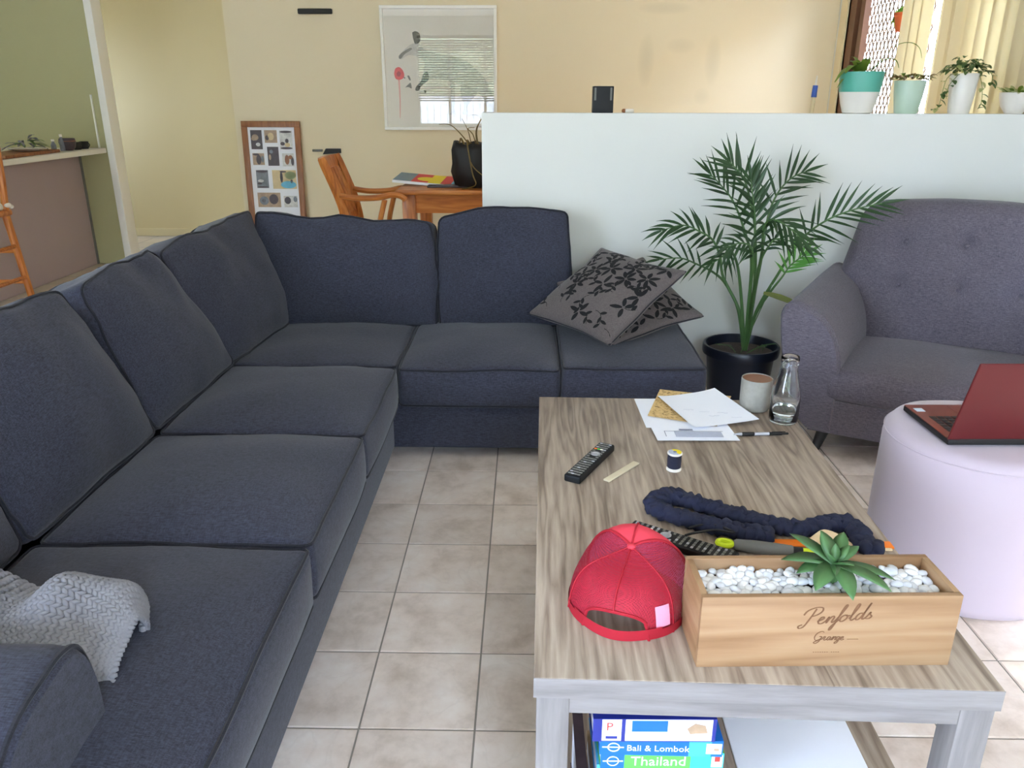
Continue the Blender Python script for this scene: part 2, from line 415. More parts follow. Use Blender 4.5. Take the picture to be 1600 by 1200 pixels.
def link(name, me, parent=None, kind=None, loc=None, rot=None):
    o = bpy.data.objects.new(name, me); COL.objects.link(o)
    if parent: o.parent = parent
    if kind: o['kind'] = kind
    if loc: o.location = loc
    if rot: o.rotation_euler = rot
    return o
def tag(o, label, cat, group=None, kind=None):
    o['label'] = label; o['category'] = cat
    if group: o['group'] = group
    if kind: o['kind'] = kind
    return o
def thing(name, label, cat, loc=(0, 0, 0), rz=0.0, group=None, rot=None):
    o = bpy.data.objects.new(name, None); COL.objects.link(o); o.empty_display_size = .05
    o.location = loc; o.rotation_euler = rot if rot is not None else (0, 0, rz)
    return tag(o, label, cat, group)
def struct(o): o['kind'] = 'structure'; return o
def inv(loc, rz=0.0):
    return (Matrix.Translation(loc) @ Matrix.Rotation(rz, 4, 'Z')).inverted()
def spl(P, n=6):
    P = [Vector(p) for p in P]; out = []
    for i in range(len(P)-1):
        a, b, c, d = P[max(i-1, 0)], P[i], P[i+1], P[min(i+2, len(P)-1)]
        for k in range(n):
            t = k/n
            out.append(.5*((2*b)+(c-a)*t+(2*a-5*b+4*c-d)*t*t+(-a+3*b-3*c+d)*t**3))
    out.append(P[-1]); return out
def bx(name, a, b, mat, parent=None, r=0.0, kind=None, k=2):
    return MB().box(a, b, r, k).build(name, mat, parent, kind=kind)
def nz(p, f, a):
    return noise.noise_vector(Vector(p)*f)*a
def text_mb(mb, body, size, M, mi=None, depth=.0002, align='LEFT'):
    cu = bpy.data.curves.new('lettering', 'FONT'); cu.body = body; cu.size = size; cu.align_x = align; cu.extrude = depth; cu.resolution_u = 2
    ob = bpy.data.objects.new('lettering', cu); COL.objects.link(ob)
    dg = bpy.context.evaluated_depsgraph_get(); me = bpy.data.meshes.new_from_object(ob.evaluated_get(dg))
    mb.add([v.co.copy() for v in me.vertices], [tuple(p.vertices) for p in me.polygons], mi=mi, M=M)
    bpy.data.objects.remove(ob); bpy.data.curves.remove(cu); bpy.data.meshes.remove(me)
def ribbon(mb, P, w, M, z=.0003, slant=.0):
    """a flat pen stroke: short box-like ribbon in the local xy plane, width varying with direction"""
    P = [Vector((p[0]+slant*p[1], p[1])) for p in P]; V = []; F = []
    for i, p in enumerate(P):
        t = P[min(i+1, len(P)-1)]-P[max(i-1, 0)]; t = t.normalized() if t.length > 1e-9 else Vector((1, 0))
        nrm = Vector((-t.y, t.x)); ww = w*(.55+.6*abs(t.y))
        for sg in (-1, 1):
            q = p+nrm*ww*sg; V += [(q.x, q.y, 0), (q.x, q.y, z)]
    for i in range(len(P)-1):
        a = i*4; b = a+4
        F += [(a+1, a+3, b+3, b+1), (a, b, b+2, a+2), (a, a+1, b+1, b), (a+2, b+2, b+3, a+3)]
    mb.add(V, F, M=M)

# ------------------------------------------------------------------ the setting
fl = struct(MB().box((XL, YR, -.12), (XR, 8.2, -.004)).build('floor', M['floor']))
# tile bed (grout) and individual tiles of the living room floor
tx0, ty0, ts = -.35, 1.581, .2485
tile_me = MB().box((-ts/2+.0022, -ts/2+.0022, -.004), (ts/2-.0022, ts/2-.0022, .0)).box((-ts/2+.0042, -ts/2+.0042, -.001), (ts/2-.0042, ts/2-.0042, .0012)).mesh('floor_tile', M['tile'], smooth=False)
MB().box((tx0-ts*2, ty0-ts*7, -.004), (tx0+ts*10, ty0+ts*8, -.0015)).build('grout_bed', M['grout'], fl)
for i in range(-2, 10):
    for j in range(-7, 8):
        cx, cy = tx0+(i+.5)*ts, ty0+(j+.5)*ts
        if cx < -.5 and cy > 2.7: continue
        o = link('floor_tile', tile_me, fl, loc=(cx, cy, rnd.uniform(-.0004, .0004)))
        o.rotation_euler = (rnd.uniform(-.0012, .0012), rnd.uniform(-.0012, .0012), 0)
struct(MB().box((XL, YR, HC), (XR, 8.2, HC+.1)).build('ceiling', M['ceiling']))
# middle half wall
hw = struct(MB().box((-.192, 3.5, 0), (XR, 3.62, 1.21)).build('wall_middle', M['wall_white']))
# back wall and its hall opening, hall, kitchen wall
struct(MB().box((-2.225, YB, 0), (XR, YB+.12, HC)).build('wall_back', M['wall_back']))
struct(MB().box((-2.225, YB+.12, 0), (-2.115, 8.0, HC)).build('wall_hall_right', M['wall_cream']))
struct(MB().box((XL, 7.66, 0), (-2.115, 7.76, HC)).build('wall_hall', M['wall_cream']))
struct(MB().box((XL, 7.645, 0), (-2.225, 7.66, .07)).build('baseboard_hall', M['cream_trim']))
struct(MB().box((XL, YB, 0), (-3.235, YB+.12, HC)).build('wall_kitchen', M['wall_grey']))
struct(MB().box((-3.236, YB-.016, 0), (-3.18, YB+.13, HC), .004).build('trim_1', M['white_trim']))
m = MB().box((XL-.1, YR, 0), (XL, 6.8, HC)).box((XL-.1, 7.3, 0), (XL, 8.2, HC))
m.box((XL-.1, 6.8, 0), (XL, 7.3, 1.15)).box((XL-.1, 6.8, 1.85), (XL, 7.3, HC))  # leaves the opening added to light the hall
struct(m.build('wall_left', M['wall_white']))
# right wall: unseen side opening cut low to shape the sunlight, dining sliding door
def wall_x(name, x, th, y0, y1, openings, mat):
    m = MB(); ys = y0
    for (a, b, z0, z1) in openings:
        m.box((x, ys, 0), (x+th, a, HC))
        if z0 > 0: m.box((x, a, 0), (x+th, b, z0))
        m.box((x, a, z1), (x+th, b, HC)); ys = b
    m.box((x, ys, 0), (x+th, y1, HC)); return struct(m.build(name, mat))
wall_x('wall_right', XR, .1, YR, YB+.12, [(1.32, 1.92, 0.0, 1.12), (3.95, 6.12, 0.0, 2.1)], M['wall_white'])
m = MB(); xs = XL
for (a, b, z0, z1) in [(-4.3, -2.5, .2, 2.25), (-1.9, -.2, .8, 2.25), (.15, 1.15, 0, 2.1)]:  # outer two openings are added for light, the middle one is window_1
    m.box((xs, YR-.1, 0), (a, YR, HC))
    if z0 > 0: m.box((a, YR-.1, 0), (b, YR, z0))
    m.box((a, YR-.1, z1), (b, YR, HC)); xs = b
m.box((xs, YR-.1, 0), (XR, YR, HC)); struct(m.build('wall_rear', M['wall_white']))
# rear window: frame, mullions, venetian blind (seen only in the picture glass)
w1 = thing('window_1', 'white framed window in the wall behind the viewer', 'window', (0, 0, 0)); w1['kind'] = 'structure'
m = MB()
for x in (-1.9, -1.36, -.75, -.245): m.box((x, YR-.09, .8), (x+.045, YR-.04, 2.25))
m.box((-1.9, YR-.09, .8), (-.2, YR-.04, .845)).box((-1.9, YR-.09, 2.205), (-.2, YR-.04, 2.25)).box((-1.9, YR-.09, 1.42), (-1.36, YR-.04, 1.45))
m.build('window_frame', M['white_trim'], w1)
vb = thing('venetian_blind', 'dark venetian blind half raised over the rear window', 'blind', (0, YR+.03, 0))
MB().box((-1.86, -.02, 2.2), (-.24, .02, 2.25)).build('head_rail', M['slat'], vb)
sl = MB().box((-1.86, -.017, -.0012), (-.24, .017, .0012)).mesh('slat', M['slat'], smooth=False)
for k in range(26): link('slat', sl, vb, loc=(0, 0, 2.17-k*.038), rot=(R(64 if k < 5 else 38), 0, 0))
# outside behind the viewer: fence, hedge, ground
gd = MB().box((-40, -60, -.3), (60, 60, -.2)).build('ground_outside', M['lawn']); struct(gd)
# dining sliding door: frame, security mesh, vertical blind
d1 = thing('door_1', 'brown framed sliding door with security mesh', 'door', (0, 0, 0)); d1['kind'] = 'structure'
MB().box((XR-.012, 6.12, 0), (XR+.1, 6.24, 2.16)).box((XR-.012, 3.90, 2.1), (XR+.1, 6.24, 2.16)).build('door_architrave', M['cream_trim'], d1)
MB().box((XR+.01, 5.86, 0), (XR+.05, 5.93, 2.1)).box((XR+.01, 6.01, 0), (XR+.09, 6.12, 2.1)).box((XR+.05, 5.93, 0), (XR+.07, 6.01, 2.1)).box((XR+.01, 3.95, 2.06), (XR+.06, 6.12, 2.1)).box((XR+.01, 3.95, 0), (XR+.06, 6.12, .06)).box((XR+.01, 4.98, 0), (XR+.05, 5.04, 2.1)).build('door_frame', M['brown_jamb'], d1)
m = MB(); y0, y1, z0, z1 = 5.04, 6.03, .06, 2.06; dl = .060; sl_ = 1.9
for sg in (1, -1):
    k = -60
    while k < 90:
        # bar y = yk + sg*(z-z0)/sl_
        yk = y0+k*dl; a = yk; b = yk+sg*(z1-z0)/sl_
        za, zb = z0, z1
        if sg > 0:
            if a < y0: za = z0+(y0-a)*sl_; a = y0
            if b > y1: zb = z1-(b-y1)*sl_; b = y1
        else:
            if a > y1: za = z0+(a-y1)*sl_; a = y1
            if b < y0: zb = z1-(y0-b)*sl_; b = y0
        if zb-za > .01: m.tube([(XR+.095, a, za), (XR+.095, b, zb)], .0055, 4, caps=False)
        k += 1
m.build('security_mesh', M['mesh_metal'], d1, kind='stuff')
vbl = thing('vertical_blind', 'cream vertical blind drawn part way across the sliding door', 'blind', (XR-.09, 0, 0))
MB().box((-.03, 3.7, 2.12), (.03, 6.1, 2.17), .004).build('head_rail', M['white_trim'], vbl)
def vane(y, w, ang, h0=.03):
    def fn(u, v): 
        t = (u-.5)*w; return (math.sin(PI*u)*.006, t, h0+v*(2.12-h0))
    mm = MB(); mm.grid(fn, 7, 2); mm.grid(lambda u, v: (fn(u, v)[0]+.0015, fn(u, v)[1], fn(u, v)[2]), 7, 2)
    mm.build('vane', M['vane'], vbl, loc=(0, y, 0), rot=(0, 0, R(ang)))
for y, w, a in ((5.04, .127, 4), (4.925, .127, 3), (4.81, .127, 5), (4.56, .127, 10), (4.49, .127, 38), (4.43, .127, 18), (4.37, .127, 34), (4.28, .127, 12), (4.17, .127, 10), (4.06, .127, 9), (3.95, .127, 8), (3.84, .127, 9), (3.74, .127, 8)): vane(y*.984, w, a)

# ------------------------------------------------------------------ sectional sofa
sofa = thing('sectional_sofa', 'dark charcoal fabric corner sofa with piped cushions along two sides', 'sofa', (0, 0, 0))
PIPE = .0042
def cushion_mb(h, r, deform, m=(12, 8, 12), k=3):
    return MB().rbox((0, 0, 0), h, r, k, m, deform)
def pipe_path(h, r, face_axis, sg, deform, n=14):
    """piping loop round the given face's edge"""
    a = face_axis; u, w = (a+1) % 3, (a+2) % 3; c = r/math.sqrt(2); pts = []
    hu, hw_ = h[u]-r, h[w]-r
    for cu, cw, a0 in ((1, 1, 0), (-1, 1, 90), (-1, -1, 180), (1, -1, 270)):
        for k in range(4):
            an = R(a0+30*k); p = [0, 0, 0]; p[a] = sg*(h[a]-r+c); p[u] = cu*hu+c*math.cos(an)*1.12; p[w] = cw*hw_+c*math.sin(an)*1.12
            pts.append(Vector(p))
        nc = {(1, 1): (-1, 1), (-1, 1): (-1, -1), (-1, -1): (1, -1), (1, -1): (1, 1)}[(cu, cw)]
        p0 = pts[-1]; p1 = [0, 0, 0]; p1[a] = p0[a]; an = R(a0+90)
        p1[u] = nc[0]*hu+c*math.cos(an)*1.12; p1[w] = nc[1]*hw_+c*math.sin(an)*1.12; p1 = Vector(p1)
        for k in range(1, n): pts.append(p0.lerp(p1, k/n))
    out = []
    for p in pts:
        q = Vector(deform(p)); d = q-Vector(deform(p*.97)); d = d.normalized() if d.length > 1e-9 else Vector((0, 0, 1))
        out.append(q+d*.0015)
    return out
def seat_cushion(x0, x1, y0, y1, z0=.222, z1=.368, crown=.03, seed=0, bulge=.014, parent=None, mat='sofa', tilt=0.0):
    h = ((x1-x0)/2, (y1-y0)/2, (z1-z0)/2); c = Vector(((x0+x1)/2, (y0+y1)/2, (z0+z1)/2)); r = .022
    def df(p):
        fx, fy, fz = p[0]/h[0], p[1]/h[1], p[2]/h[2]
        q = Vector(p)
        k = (1-abs(fx)**2.6)*(1-abs(fy)**2.6)
        q.z += crown*k*max(0, fz) + tilt*fx*max(0, fz)
        q.x += bulge*fx*(1-fz*fz)*(1-abs(fy)**4); q.y += bulge*fy*(1-fz*fz)*(1-abs(fx)**4)
        n1 = nz((p[0]*1+seed*7.3, p[1]*1+seed*3.1, p[2]), 5.0, .006); n2 = nz((p[0]+seed, p[1], p[2]), 17, .0025)
        q.z += (n1.z+n2.z)*max(0, fz)*1.0; q.x += n1.x*.8; q.y += n1.y*.8
        return q
    o = cushion_mb(h, r, df, (14, 14, 4)).build('seat_cushion', M[mat], parent or sofa, loc=tuple(c))
    MB().tube(pipe_path(h, r, 2, 1, df), PIPE, 6, closed=True).build('piping', M['piping'], o)
    MB().tube(pipe_path(h, r, 2, -1, df), PIPE, 6, closed=True).build('piping', M['piping'], o)
    return o
seat_cushion(-1.05, -.455, 2.055, 2.655, seed=1, crown=.050)
seat_cushion(-1.05, -.455, 1.468, 2.048, seed=2, crown=.054)
seat_cushion(-1.05, -.455, .62, 1.460, seed=3, crown=.046)
seat_cushion(-1.05, -.462, 2.665, 3.28, seed=4, crown=.026)
seat_cushion(-.452, .122, 2.635, 3.28, seed=5, crown=.036)
seat_cushion(.130, .642, 2.635, 3.38, seed=6, crown=.016, bulge=.006, z1=.378)
def back_cushion(w, hgt, t, M4, seed=0, puff=.05, sag=0.0, skew=0.0, lean=0.0, wr=.006, top_round=.02, tr=0.0, tl=0.0):
    """local frame: x along the sofa, y thickness (front is -y), z up from the bottom"""
    h = (w/2, t/2, hgt/2); r = .026
    def df(p):
        fx, fy, fz = p[0]/h[0], p[1]/h[1], p[2]/h[2]; q = Vector(p)
        k = (1-abs(fx)**2.4)*(1-abs(fz)**2.4)
        q.y += fy*puff*k*(1.25-.35*fz)*(1.0 if fy < 0 else .6)
        up = (fz+1)/2
        q.z += up*(-top_round*fx*fx + skew*fx*.5 - sag*(1-fx*fx))
        q.x += fx*.012*(1-fz*fz)-fx*.012*up*up + up*(tr*max(0, fx)+tl*max(0, -fx))
        n1 = nz((p[0]+seed*5.7, p[1]*.6, p[2]+seed*2.3), 4.5, wr*1.6); n2 = nz((p[0]+seed, p[1], p[2]), 13, wr*.8)
        q += (n1+n2)*(.4+.6*up)
        # gathers running out of the lower corners
        if fy < 0:
            for sx in (-1, 1):
                d = math.hypot((fx-sx)*1.0, (fz+1)*1.0)
                q.y += .0025*math.sin(d*26+seed*3+fx*9)*max(0, 1-d/.8)
        return q
    o = cushion_mb(h, r, df, (16, 4, 16)).build('back_cushion', M['sofa'], sofa)
    o.matrix_world = M4 @ Matrix.Translation((0, 0, hgt/2))
    MB().tube(pipe_path(h, r, 1, -1, df), PIPE, 6, closed=True).build('piping', M['piping'], o)
    MB().tube(pipe_path(h, r, 1, 1, df), PIPE, 6, closed=True).build('piping', M['piping'], o)
    return o
def place_back(cx, cy, face, lean, yaw=0.0, roll=0.0, z=.348):
    """face = heading (degrees) of the cushion's front; lean tilts its top backwards"""
    return Matrix.Translation((cx, cy, z)) @ Matrix.Rotation(R(face+90+yaw), 4, 'Z') @ Matrix.Rotation(R(-lean), 4, 'X') @ Matrix.Rotation(R(roll), 4, 'Y')
# along the left side, fronts facing +x
back_cushion(.60, .475, .17, place_back(-1.115, 1.74, 0, 20, 0, 0), 11, .05, .0, .0, tr=-.07, wr=.010)
back_cushion(.60, .47, .17, place_back(-1.115, 2.350, 0, 20, -2, 0), 12, .045, .0, .0, tr=-.13, tl=.0, wr=.011)
back_cushion(.60, .485, .17, place_back(-1.09, 2.945, 0, 19, -5, 0), 13, .05, .012, .03, wr=.015, tl=-.13, tr=.06)
back_cushion(.60, .475, .17, place_back(-1.115, 1.13, 0, 20, 2, 0), 14, .045, .0, .0)
# along the back, fronts facing -y
back_cushion(.68, .47, .16, place_back(-.715, 3.265, -90, 12, 0, 0), 15, .05, .012, -.05, wr=.015, tl=-.09)
back_cushion(.545, .49, .16, place_back(-.085, 3.275, -90, 10, 0, -1.5), 16, .035, -.006, .01)
m = MB()
m.box((-1.44, .60, .045), (-.482, 3.30, .225), .012).box((-1.44, 2.672, .046), (.640, 3.38, .224), .012)
m.build('base', M['sofa'], sofa)
m = MB().box((-1.47, .60, .05), (-1.30, 3.48, .66), .04, 3); m.build('back_frame', M['sofa'], sofa)
m = MB().box((-1.40, 3.375, .05), (.16, 3.485, .66), .03, 3); m.build('back_frame', M['sofa'], sofa)
# rolled arm at the near end
prof = [(.935, .30), (.938, .43), (.933, .49), (.914, .541), (.88, .556), (.84, .553), (.775, .540), (.727, .509), (.68, .455), (.645, .36), (.63, .20), (.63, .05), (.935, .05)]
ps = []
pc = spl([(a, b, 0) for a, b in prof], 4)
for q in pc: ps.append((q.x, q.y))
m = MB(); xs = [-1.47, -1.2, -1.0, -.8, -.66, -.635, -.622]; cy, cz = .78, .32
def arm_ring(x, k): return [(x, cy+(a-cy)*k, cz+(b-cz)*k) for a, b in ps]
V = []; F = []; n = len(ps)
for x, k in zip(xs, (1, 1, 1, 1, 1, .988, .955)): V += arm_ring(x, k)
for i in range(len(xs)-1):
    for j in range(n): F.append((i*n+j, (i+1)*n+j, (i+1)*n+(j+1) % n, i*n+(j+1) % n))
F.append(tuple(range((len(xs)-1)*n, len(xs)*n))); F.append(tuple(range(n))[::-1])
arm = m.add(V, F).build('armrest', M['sofa'], sofa)
MB().tube([(-.632, cy+(a-cy)*.99, cz+(b-cz)*.99) for a, b in ps[:int(n*.85)]], PIPE, 6).build('piping', M['piping'], arm)
for (x, y) in ((-.53, 2.42), (-.53, .75), (.58, 2.72), (-1.40, .7), (.58, 3.3)):
    MB().lathe([(.018, 0), (.024, .05)], 12, (x, y, 0), cap1=True).build('foot', M['foot'], sofa)

# ------------------------------------------------------------------ loveseat on the right
LS = (1.0, 2.76, 0); LR = R(-28)
ls = thing('armchair', 'wide purple grey fabric armchair with button tufted back and splayed legs', 'armchair', LS, LR)
WID = .936  # mirror axis sum of s coordinates
out = [(.055, .112), (.0, .17), (-.038, .27), (-.066, .40), (-.082, .51), (-.078, .555), (-.05, .583), (-.01, .578), (.045, .548), (.09, .505), (.122, .44), (.138, .37), (.142, .30), (.142, .112)]
oc = [(q.x, q.y) for q in spl([(a, b, 0) for a, b in out], 3)]
def ls_arm(mir):
    m = MB(); V = []; F = []; n = len(oc)
    ws = [-.012, -.004, .012, .05, .2, .4, .6, .74]; ks = [.93, .975, .995, 1, 1, 1, 1, 1]
    for w, k in zip(ws, ks):
        rise = 1+.085*max(0, min(1, w/.55))
        for a, b in oc:
            s = .03+(a-.03)*k+ (.03*max(0, w/.6) if a > .08 else .035*max(0, w/.6)); z = .35+(b-.35)*k
            if b > .35: z = .35+(b-.35)*k*rise
            V.append(((WID-s) if mir else s, w, z))
    for i in range(len(ws)-1):
        for j in range(n):
            q = (i*n+j, i*n+(j+1) % n, (i+1)*n+(j+1) % n, (i+1)*n+j); F.append(q[::-1] if mir else q)
    F.append(tuple(range(n)) if mir else tuple(range(n))[::-1]); F.append(tuple(range((len(ws)-1)*n, len(ws)*n))[::-1] if mir else tuple(range((len(ws)-1)*n, len(ws)*n)))
    o = m.add(V, F).build('armrest', M['loveseat'], ls)
    MB().tube([((WID-(.03+(a-.03)*1.0)) if mir else (.03+(a-.03)*1.0), .012, .35+(b-.35)) for a, b in oc[5:]], .0028, 5).build('seam', M['loveseat'], o)
ls_arm(False); ls_arm(True)
h = (.3685, .285, .058)
def df(p):
    fx, fy, fz = p[0]/h[0], p[1]/h[1], p[2]/h[2]; q = Vector(p)
    q.z += .026*(1-abs(fx)**3)*(1-abs(fy)**3)*max(0, fz); q.y += -.012*(1-fz*fz)*max(0, -fy)
    q += nz((p[0], p[1], p[2]+3), 5, .004); return q
MB().rbox((0, 0, 0), h, .03, 4, (18, 12, 3), df).build('seat_cushion', M['loveseat'], ls, loc=(WID/2, .275, .293))
MB().prism([(.06, .112), (WID-.06, .112), (WID-.03, .24), (.03, .24)], -.70, .004, M=Matrix.Rotation(R(90), 4, 'X')).build('base', M['loveseat'], ls)
BTN = [(.255+.213*i, z) for z in (.735, .565) for i in range(3)]
h = (.468, .075, .38)
def back_map(p):
    fx, fy, fz = p[0]/h[0], p[1]/h[1], p[2]/h[2]; v = (fz+1)/2
    z = .15+v*.72+.028*(1-fx*fx)*v - .02*max(0, abs(fx)-.82)/.18*v
    s = WID/2+fx*(.468-.075*max(0, v-.45)/.55)
    w = .63+.085*v + p[1]
    if fy < 0:
        w -= .030*(1-abs(fx)**3)*(1-abs(fz)**4)
        for bs, bz in BTN:
            d2 = ((s-bs)/.035)**2+((z-bz)/.035)**2; w += .022*math.exp(-d2)
            w += .004*math.exp(-((s-bs)/.012)**2)*max(0, 1-abs(z-bz)/.12)
    q = Vector((s, w, z)); q += nz((s, w, z), 6, .003); return q
bk = MB().rbox((0, 0, 0), h, .05, 4, (64, 3, 44), back_map).build('backrest', M['loveseat'], ls)
for bs, bz in BTN:
    v = (bz-.15)/.72; MB().ico((bs, .63+.085*v-.075-.012, bz), (.009, .005, .009), 2).build('button', M['loveseat'], bk)
for s, w, ds, dw in ((.115, .09, -.03, -.03), (WID-.115, .09, .03, -.03), (.12, .62, -.03, .04), (WID-.12, .62, .03, .04)):
    MB().tube([(s, w, .12), (s+ds, w+dw, 0)], [.026, .014], 12).build('leg', M['foot'], ls)

# ------------------------------------------------------------------ coffee table
CT = (.372, 1.536, 0); CR = R(-1.2); TT = .46
ct = thing('coffee_table', 'grey brown wood grain coffee table with thick legs and lower shelf', 'table', CT, CR)
hx, hy = .343, .587
MB().box((-hx, -hy, TT-.036), (hx, hy, TT), .0015, 1).build('tabletop', [M['oak_top']], ct)
MB().box((-hx-.0004, -hy-.0008, TT-.0365), (hx+.0004, -hy+.0004, TT-.0012)).build('edge_band', M['oak_edge'], ct)
for sx in (-1, 1):
    for sy in (-1, 1):
        a = (sx*(hx-.004), sy*(hy-.004)); b = (sx*(hx-.054), sy*(hy-.054))
        MB().box((a[0], a[1], 0), (b[0], b[1], TT-.036), .0015, 1).build('leg', M['oak_leg'], ct)
MB().box((-hx+.054, -hy+.006, TT-.069), (hx-.054, -hy+.026, TT-.036)).build('apron', M['oak_edge'], ct)
MB().box((-hx+.054, hy-.026, TT-.069), (hx-.054, hy-.006, TT-.036)).build('apron', M['oak_edge'], ct)
for sx in (-1, 1): MB().box((sx*(hx-.03), -hy+.054, TT-.07), (sx*(hx-.048), hy-.054, TT-.036)).build('apron', M['oak_top'], ct)
MB().box((-hx+.03, -hy+.03, .105), (hx-.03, hy-.03, .13), .0015, 1).build('shelf', M['oak_top'], ct)

# ------------------------------------------------------------------ pouf and laptop
pf = thing('pouf', 'pale pink velvet cylindrical pouf with red laptop on it', 'pouf', (1.233, 1.971, 0))
m = MB(); pr_ = [(.232, 0), (.244, .006), (.2465, .03), (.2475, .2), (.2465, .395), (.243, .418), (.232, .433), (.212, .440), (.12, .4415), (.02, .442)]
def pf_fn(u, v):
    P = pr_[int(round(v*(len(pr_)-1)))]; a = 2*PI*u; return (P[0]*math.cos(a), P[0]*math.sin(a), P[1]+.0015*math.sin(7*a)*(P[0]/.25))
m.grid(pf_fn, 64, len(pr_), closeu=True); k = len(m.v); m.f.append(tuple(i*len(pr_)+len(pr_)-1 for i in range(64))); m.mi.append(0); m.build('body', M['pouf'], pf, sharp=60)
MB().tube([(.2445*math.cos(2*PI*i/64), .2445*math.sin(2*PI*i/64), .415) for i in range(64)], .002, 5, closed=True).build('seam', M['pouf'], pf)
lp = thing('laptop', 'open red laptop standing on the pink pouf', 'laptop', (1.066, 1.842, .4445), R(1.5))
LW, LD = .345, .238
MB().box((0, 0, .003), (LW, LD, .019), .004, 2).build('base', M['matte_black'], lp)
dk = MB().box((.001, .012, .0185), (LW-.001, LD-.001, .0205), .0008, 1).build('deck', M['laptop_deck'], lp)
m = MB()
for r in range(6):
    for c in range(15):
        x0 = .025+c*.0198; y0 = .045+r*.0178; m.box((x0, y0, .0205), (x0+.0165, y0+.0148, .0222), .0006, 1)
m.build('keys', M['keys'], dk, kind='stuff')
MB().box((.115, .162, .0205), (.225, .225, .0209)).build('touchpad', M['laptop_deck'], dk)
MB().box((.012, .185, .0205), (.036, .21, .0208)).build('sticker', M['sticker'], dk)
lid = MB().box((0, -.0035, 0), (LW, .0035, .235), .0032, 2).build('lid', M['laptop_red'], lp, loc=(0, .006, .016), rot=(R(17), 0, 0))
MB().box((.004, .0033, .006), (LW-.004, .0042, .231), .0004, 1).build('screen', M['screen'], lid)
MB().tube([(.03, .006, .0165), (LW-.03, .006, .0165)], .006, 10).build('hinge', M['matte_black'], lp)
for x in (.02, LW-.02):
    for y in (.02, LD-.02): MB().lathe([(.006, 0), (.006, .004)], 10, (x, y, -.001), cap1=True).build('rubber_foot', M['matte_black'], lp)

# ------------------------------------------------------------------ potted palm
PP = (.93, 3.28, 0)
pp = thing('potted_palm', 'green parlour palm in a dark round pot before the half wall', 'potted plant', PP)
MB().lathe([(.118, .0), (.122, .004), (.142, .225), (.146, .232), (.160, .236), (.162, .245), (.162, .268), (.158, .275), (.150, .275), (.146, .262), (.142, .225), (.138, .2)], 44).build('pot', M['pot_navy'], pp)
def soil_fn(r, x, y, z, parent, amp=.006):
    def fn(u, v):
        a = 2*PI*u; rr = r*v; p = (rr*math.cos(a), rr*math.sin(a)); return (x+p[0], y+p[1], z+nz((p[0], p[1], 0), 30, amp).z)
    return MB().grid(fn, 28, 8, closeu=True).build('soil', M['soil'], parent)
soil_fn(.144, 0, 0, .238, pp)
FR = {
'F1': [(0.944, 3.27, 0.25), (0.948, 3.24, 0.484), (0.93, 3.2, 0.653), (0.894, 3.15, 0.814), (0.842, 3.12, 0.955), (0.80, 3.1, 1.01), (0.762, 3.1, 1.045)],
'F2': [(0.944, 3.27, 0.25), (0.949, 3.3, 0.506), (0.938, 3.3, 0.651), (0.9, 3.3, 0.757), (0.846, 3.3, 0.869), (0.788, 3.3, 0.937), (0.736, 3.3, 0.985)],
'F3': [(0.949, 3.27, 0.25), (0.971, 3.3, 0.506), (0.995, 3.34, 0.68), (1.011, 3.36, 0.819), (1.047, 3.38, 0.904), (1.093, 3.38, 0.96), (1.147, 3.38, 0.986)],
'F4': [(0.949, 3.27, 0.25), (0.962, 3.22, 0.434), (1.013, 3.15, 0.611), (1.051, 3.1, 0.723), (1.076, 3.05, 0.789), (1.131, 3.0, 0.849), (1.208, 2.97, 0.888), (1.293, 2.95, 0.912)],
'F5': [(0.94, 3.27, 0.25), (0.905, 3.27, 0.42), (0.824, 3.27, 0.567), (0.797, 3.25, 0.66), (0.756, 3.23, 0.729), (0.695, 3.2, 0.767), (0.625, 3.2, 0.792), (0.541, 3.2, 0.769)],
'F6': [(0.94, 3.27, 0.25), (0.907, 3.3, 0.422), (0.843, 3.3, 0.533), (0.78, 3.28, 0.587), (0.71, 3.26, 0.622), (0.636, 3.25, 0.65), (0.544, 3.22, 0.649)],
'F7': [(0.949, 3.27, 0.25), (0.953, 3.2, 0.421), (0.978, 3.12, 0.539), (1.005, 3.08, 0.609), (1.026, 3.05, 0.666), (1.068, 3.02, 0.713)],
'F8': [(0.944, 3.27, 0.25), (0.931, 3.18, 0.498), (0.917, 3.08, 0.693), (0.889, 3.0, 0.812), (0.902, 2.95, 0.851), (0.943, 2.9, 0.835), (0.981, 2.86, 0.8)],
'F9': [(0.944, 3.27, 0.25), (0.922, 3.2, 0.511), (0.904, 3.15, 0.679), (0.89, 3.12, 0.81), (0.866, 3.1, 0.91), (0.85, 3.1, 0.981)],
'F10': [(0.943, 3.27, 0.25), (0.894, 3.22, 0.488), (0.844, 3.15, 0.645), (0.795, 3.1, 0.713), (0.76, 3.05, 0.697), (0.707, 3.02, 0.67)],
'F11': [(0.946, 3.27, 0.25), (0.935, 3.2, 0.511), (0.912, 3.08, 0.659), (0.913, 3.0, 0.74), (0.934, 2.95, 0.781), (1.03, 2.9, 0.758)],
'F12': [(0.946, 3.27, 0.25), (0.905, 3.15, 0.505), (0.879, 3.05, 0.656), (0.849, 3.0, 0.74), (0.799, 2.97, 0.761), (0.748, 2.95, 0.748)],
}
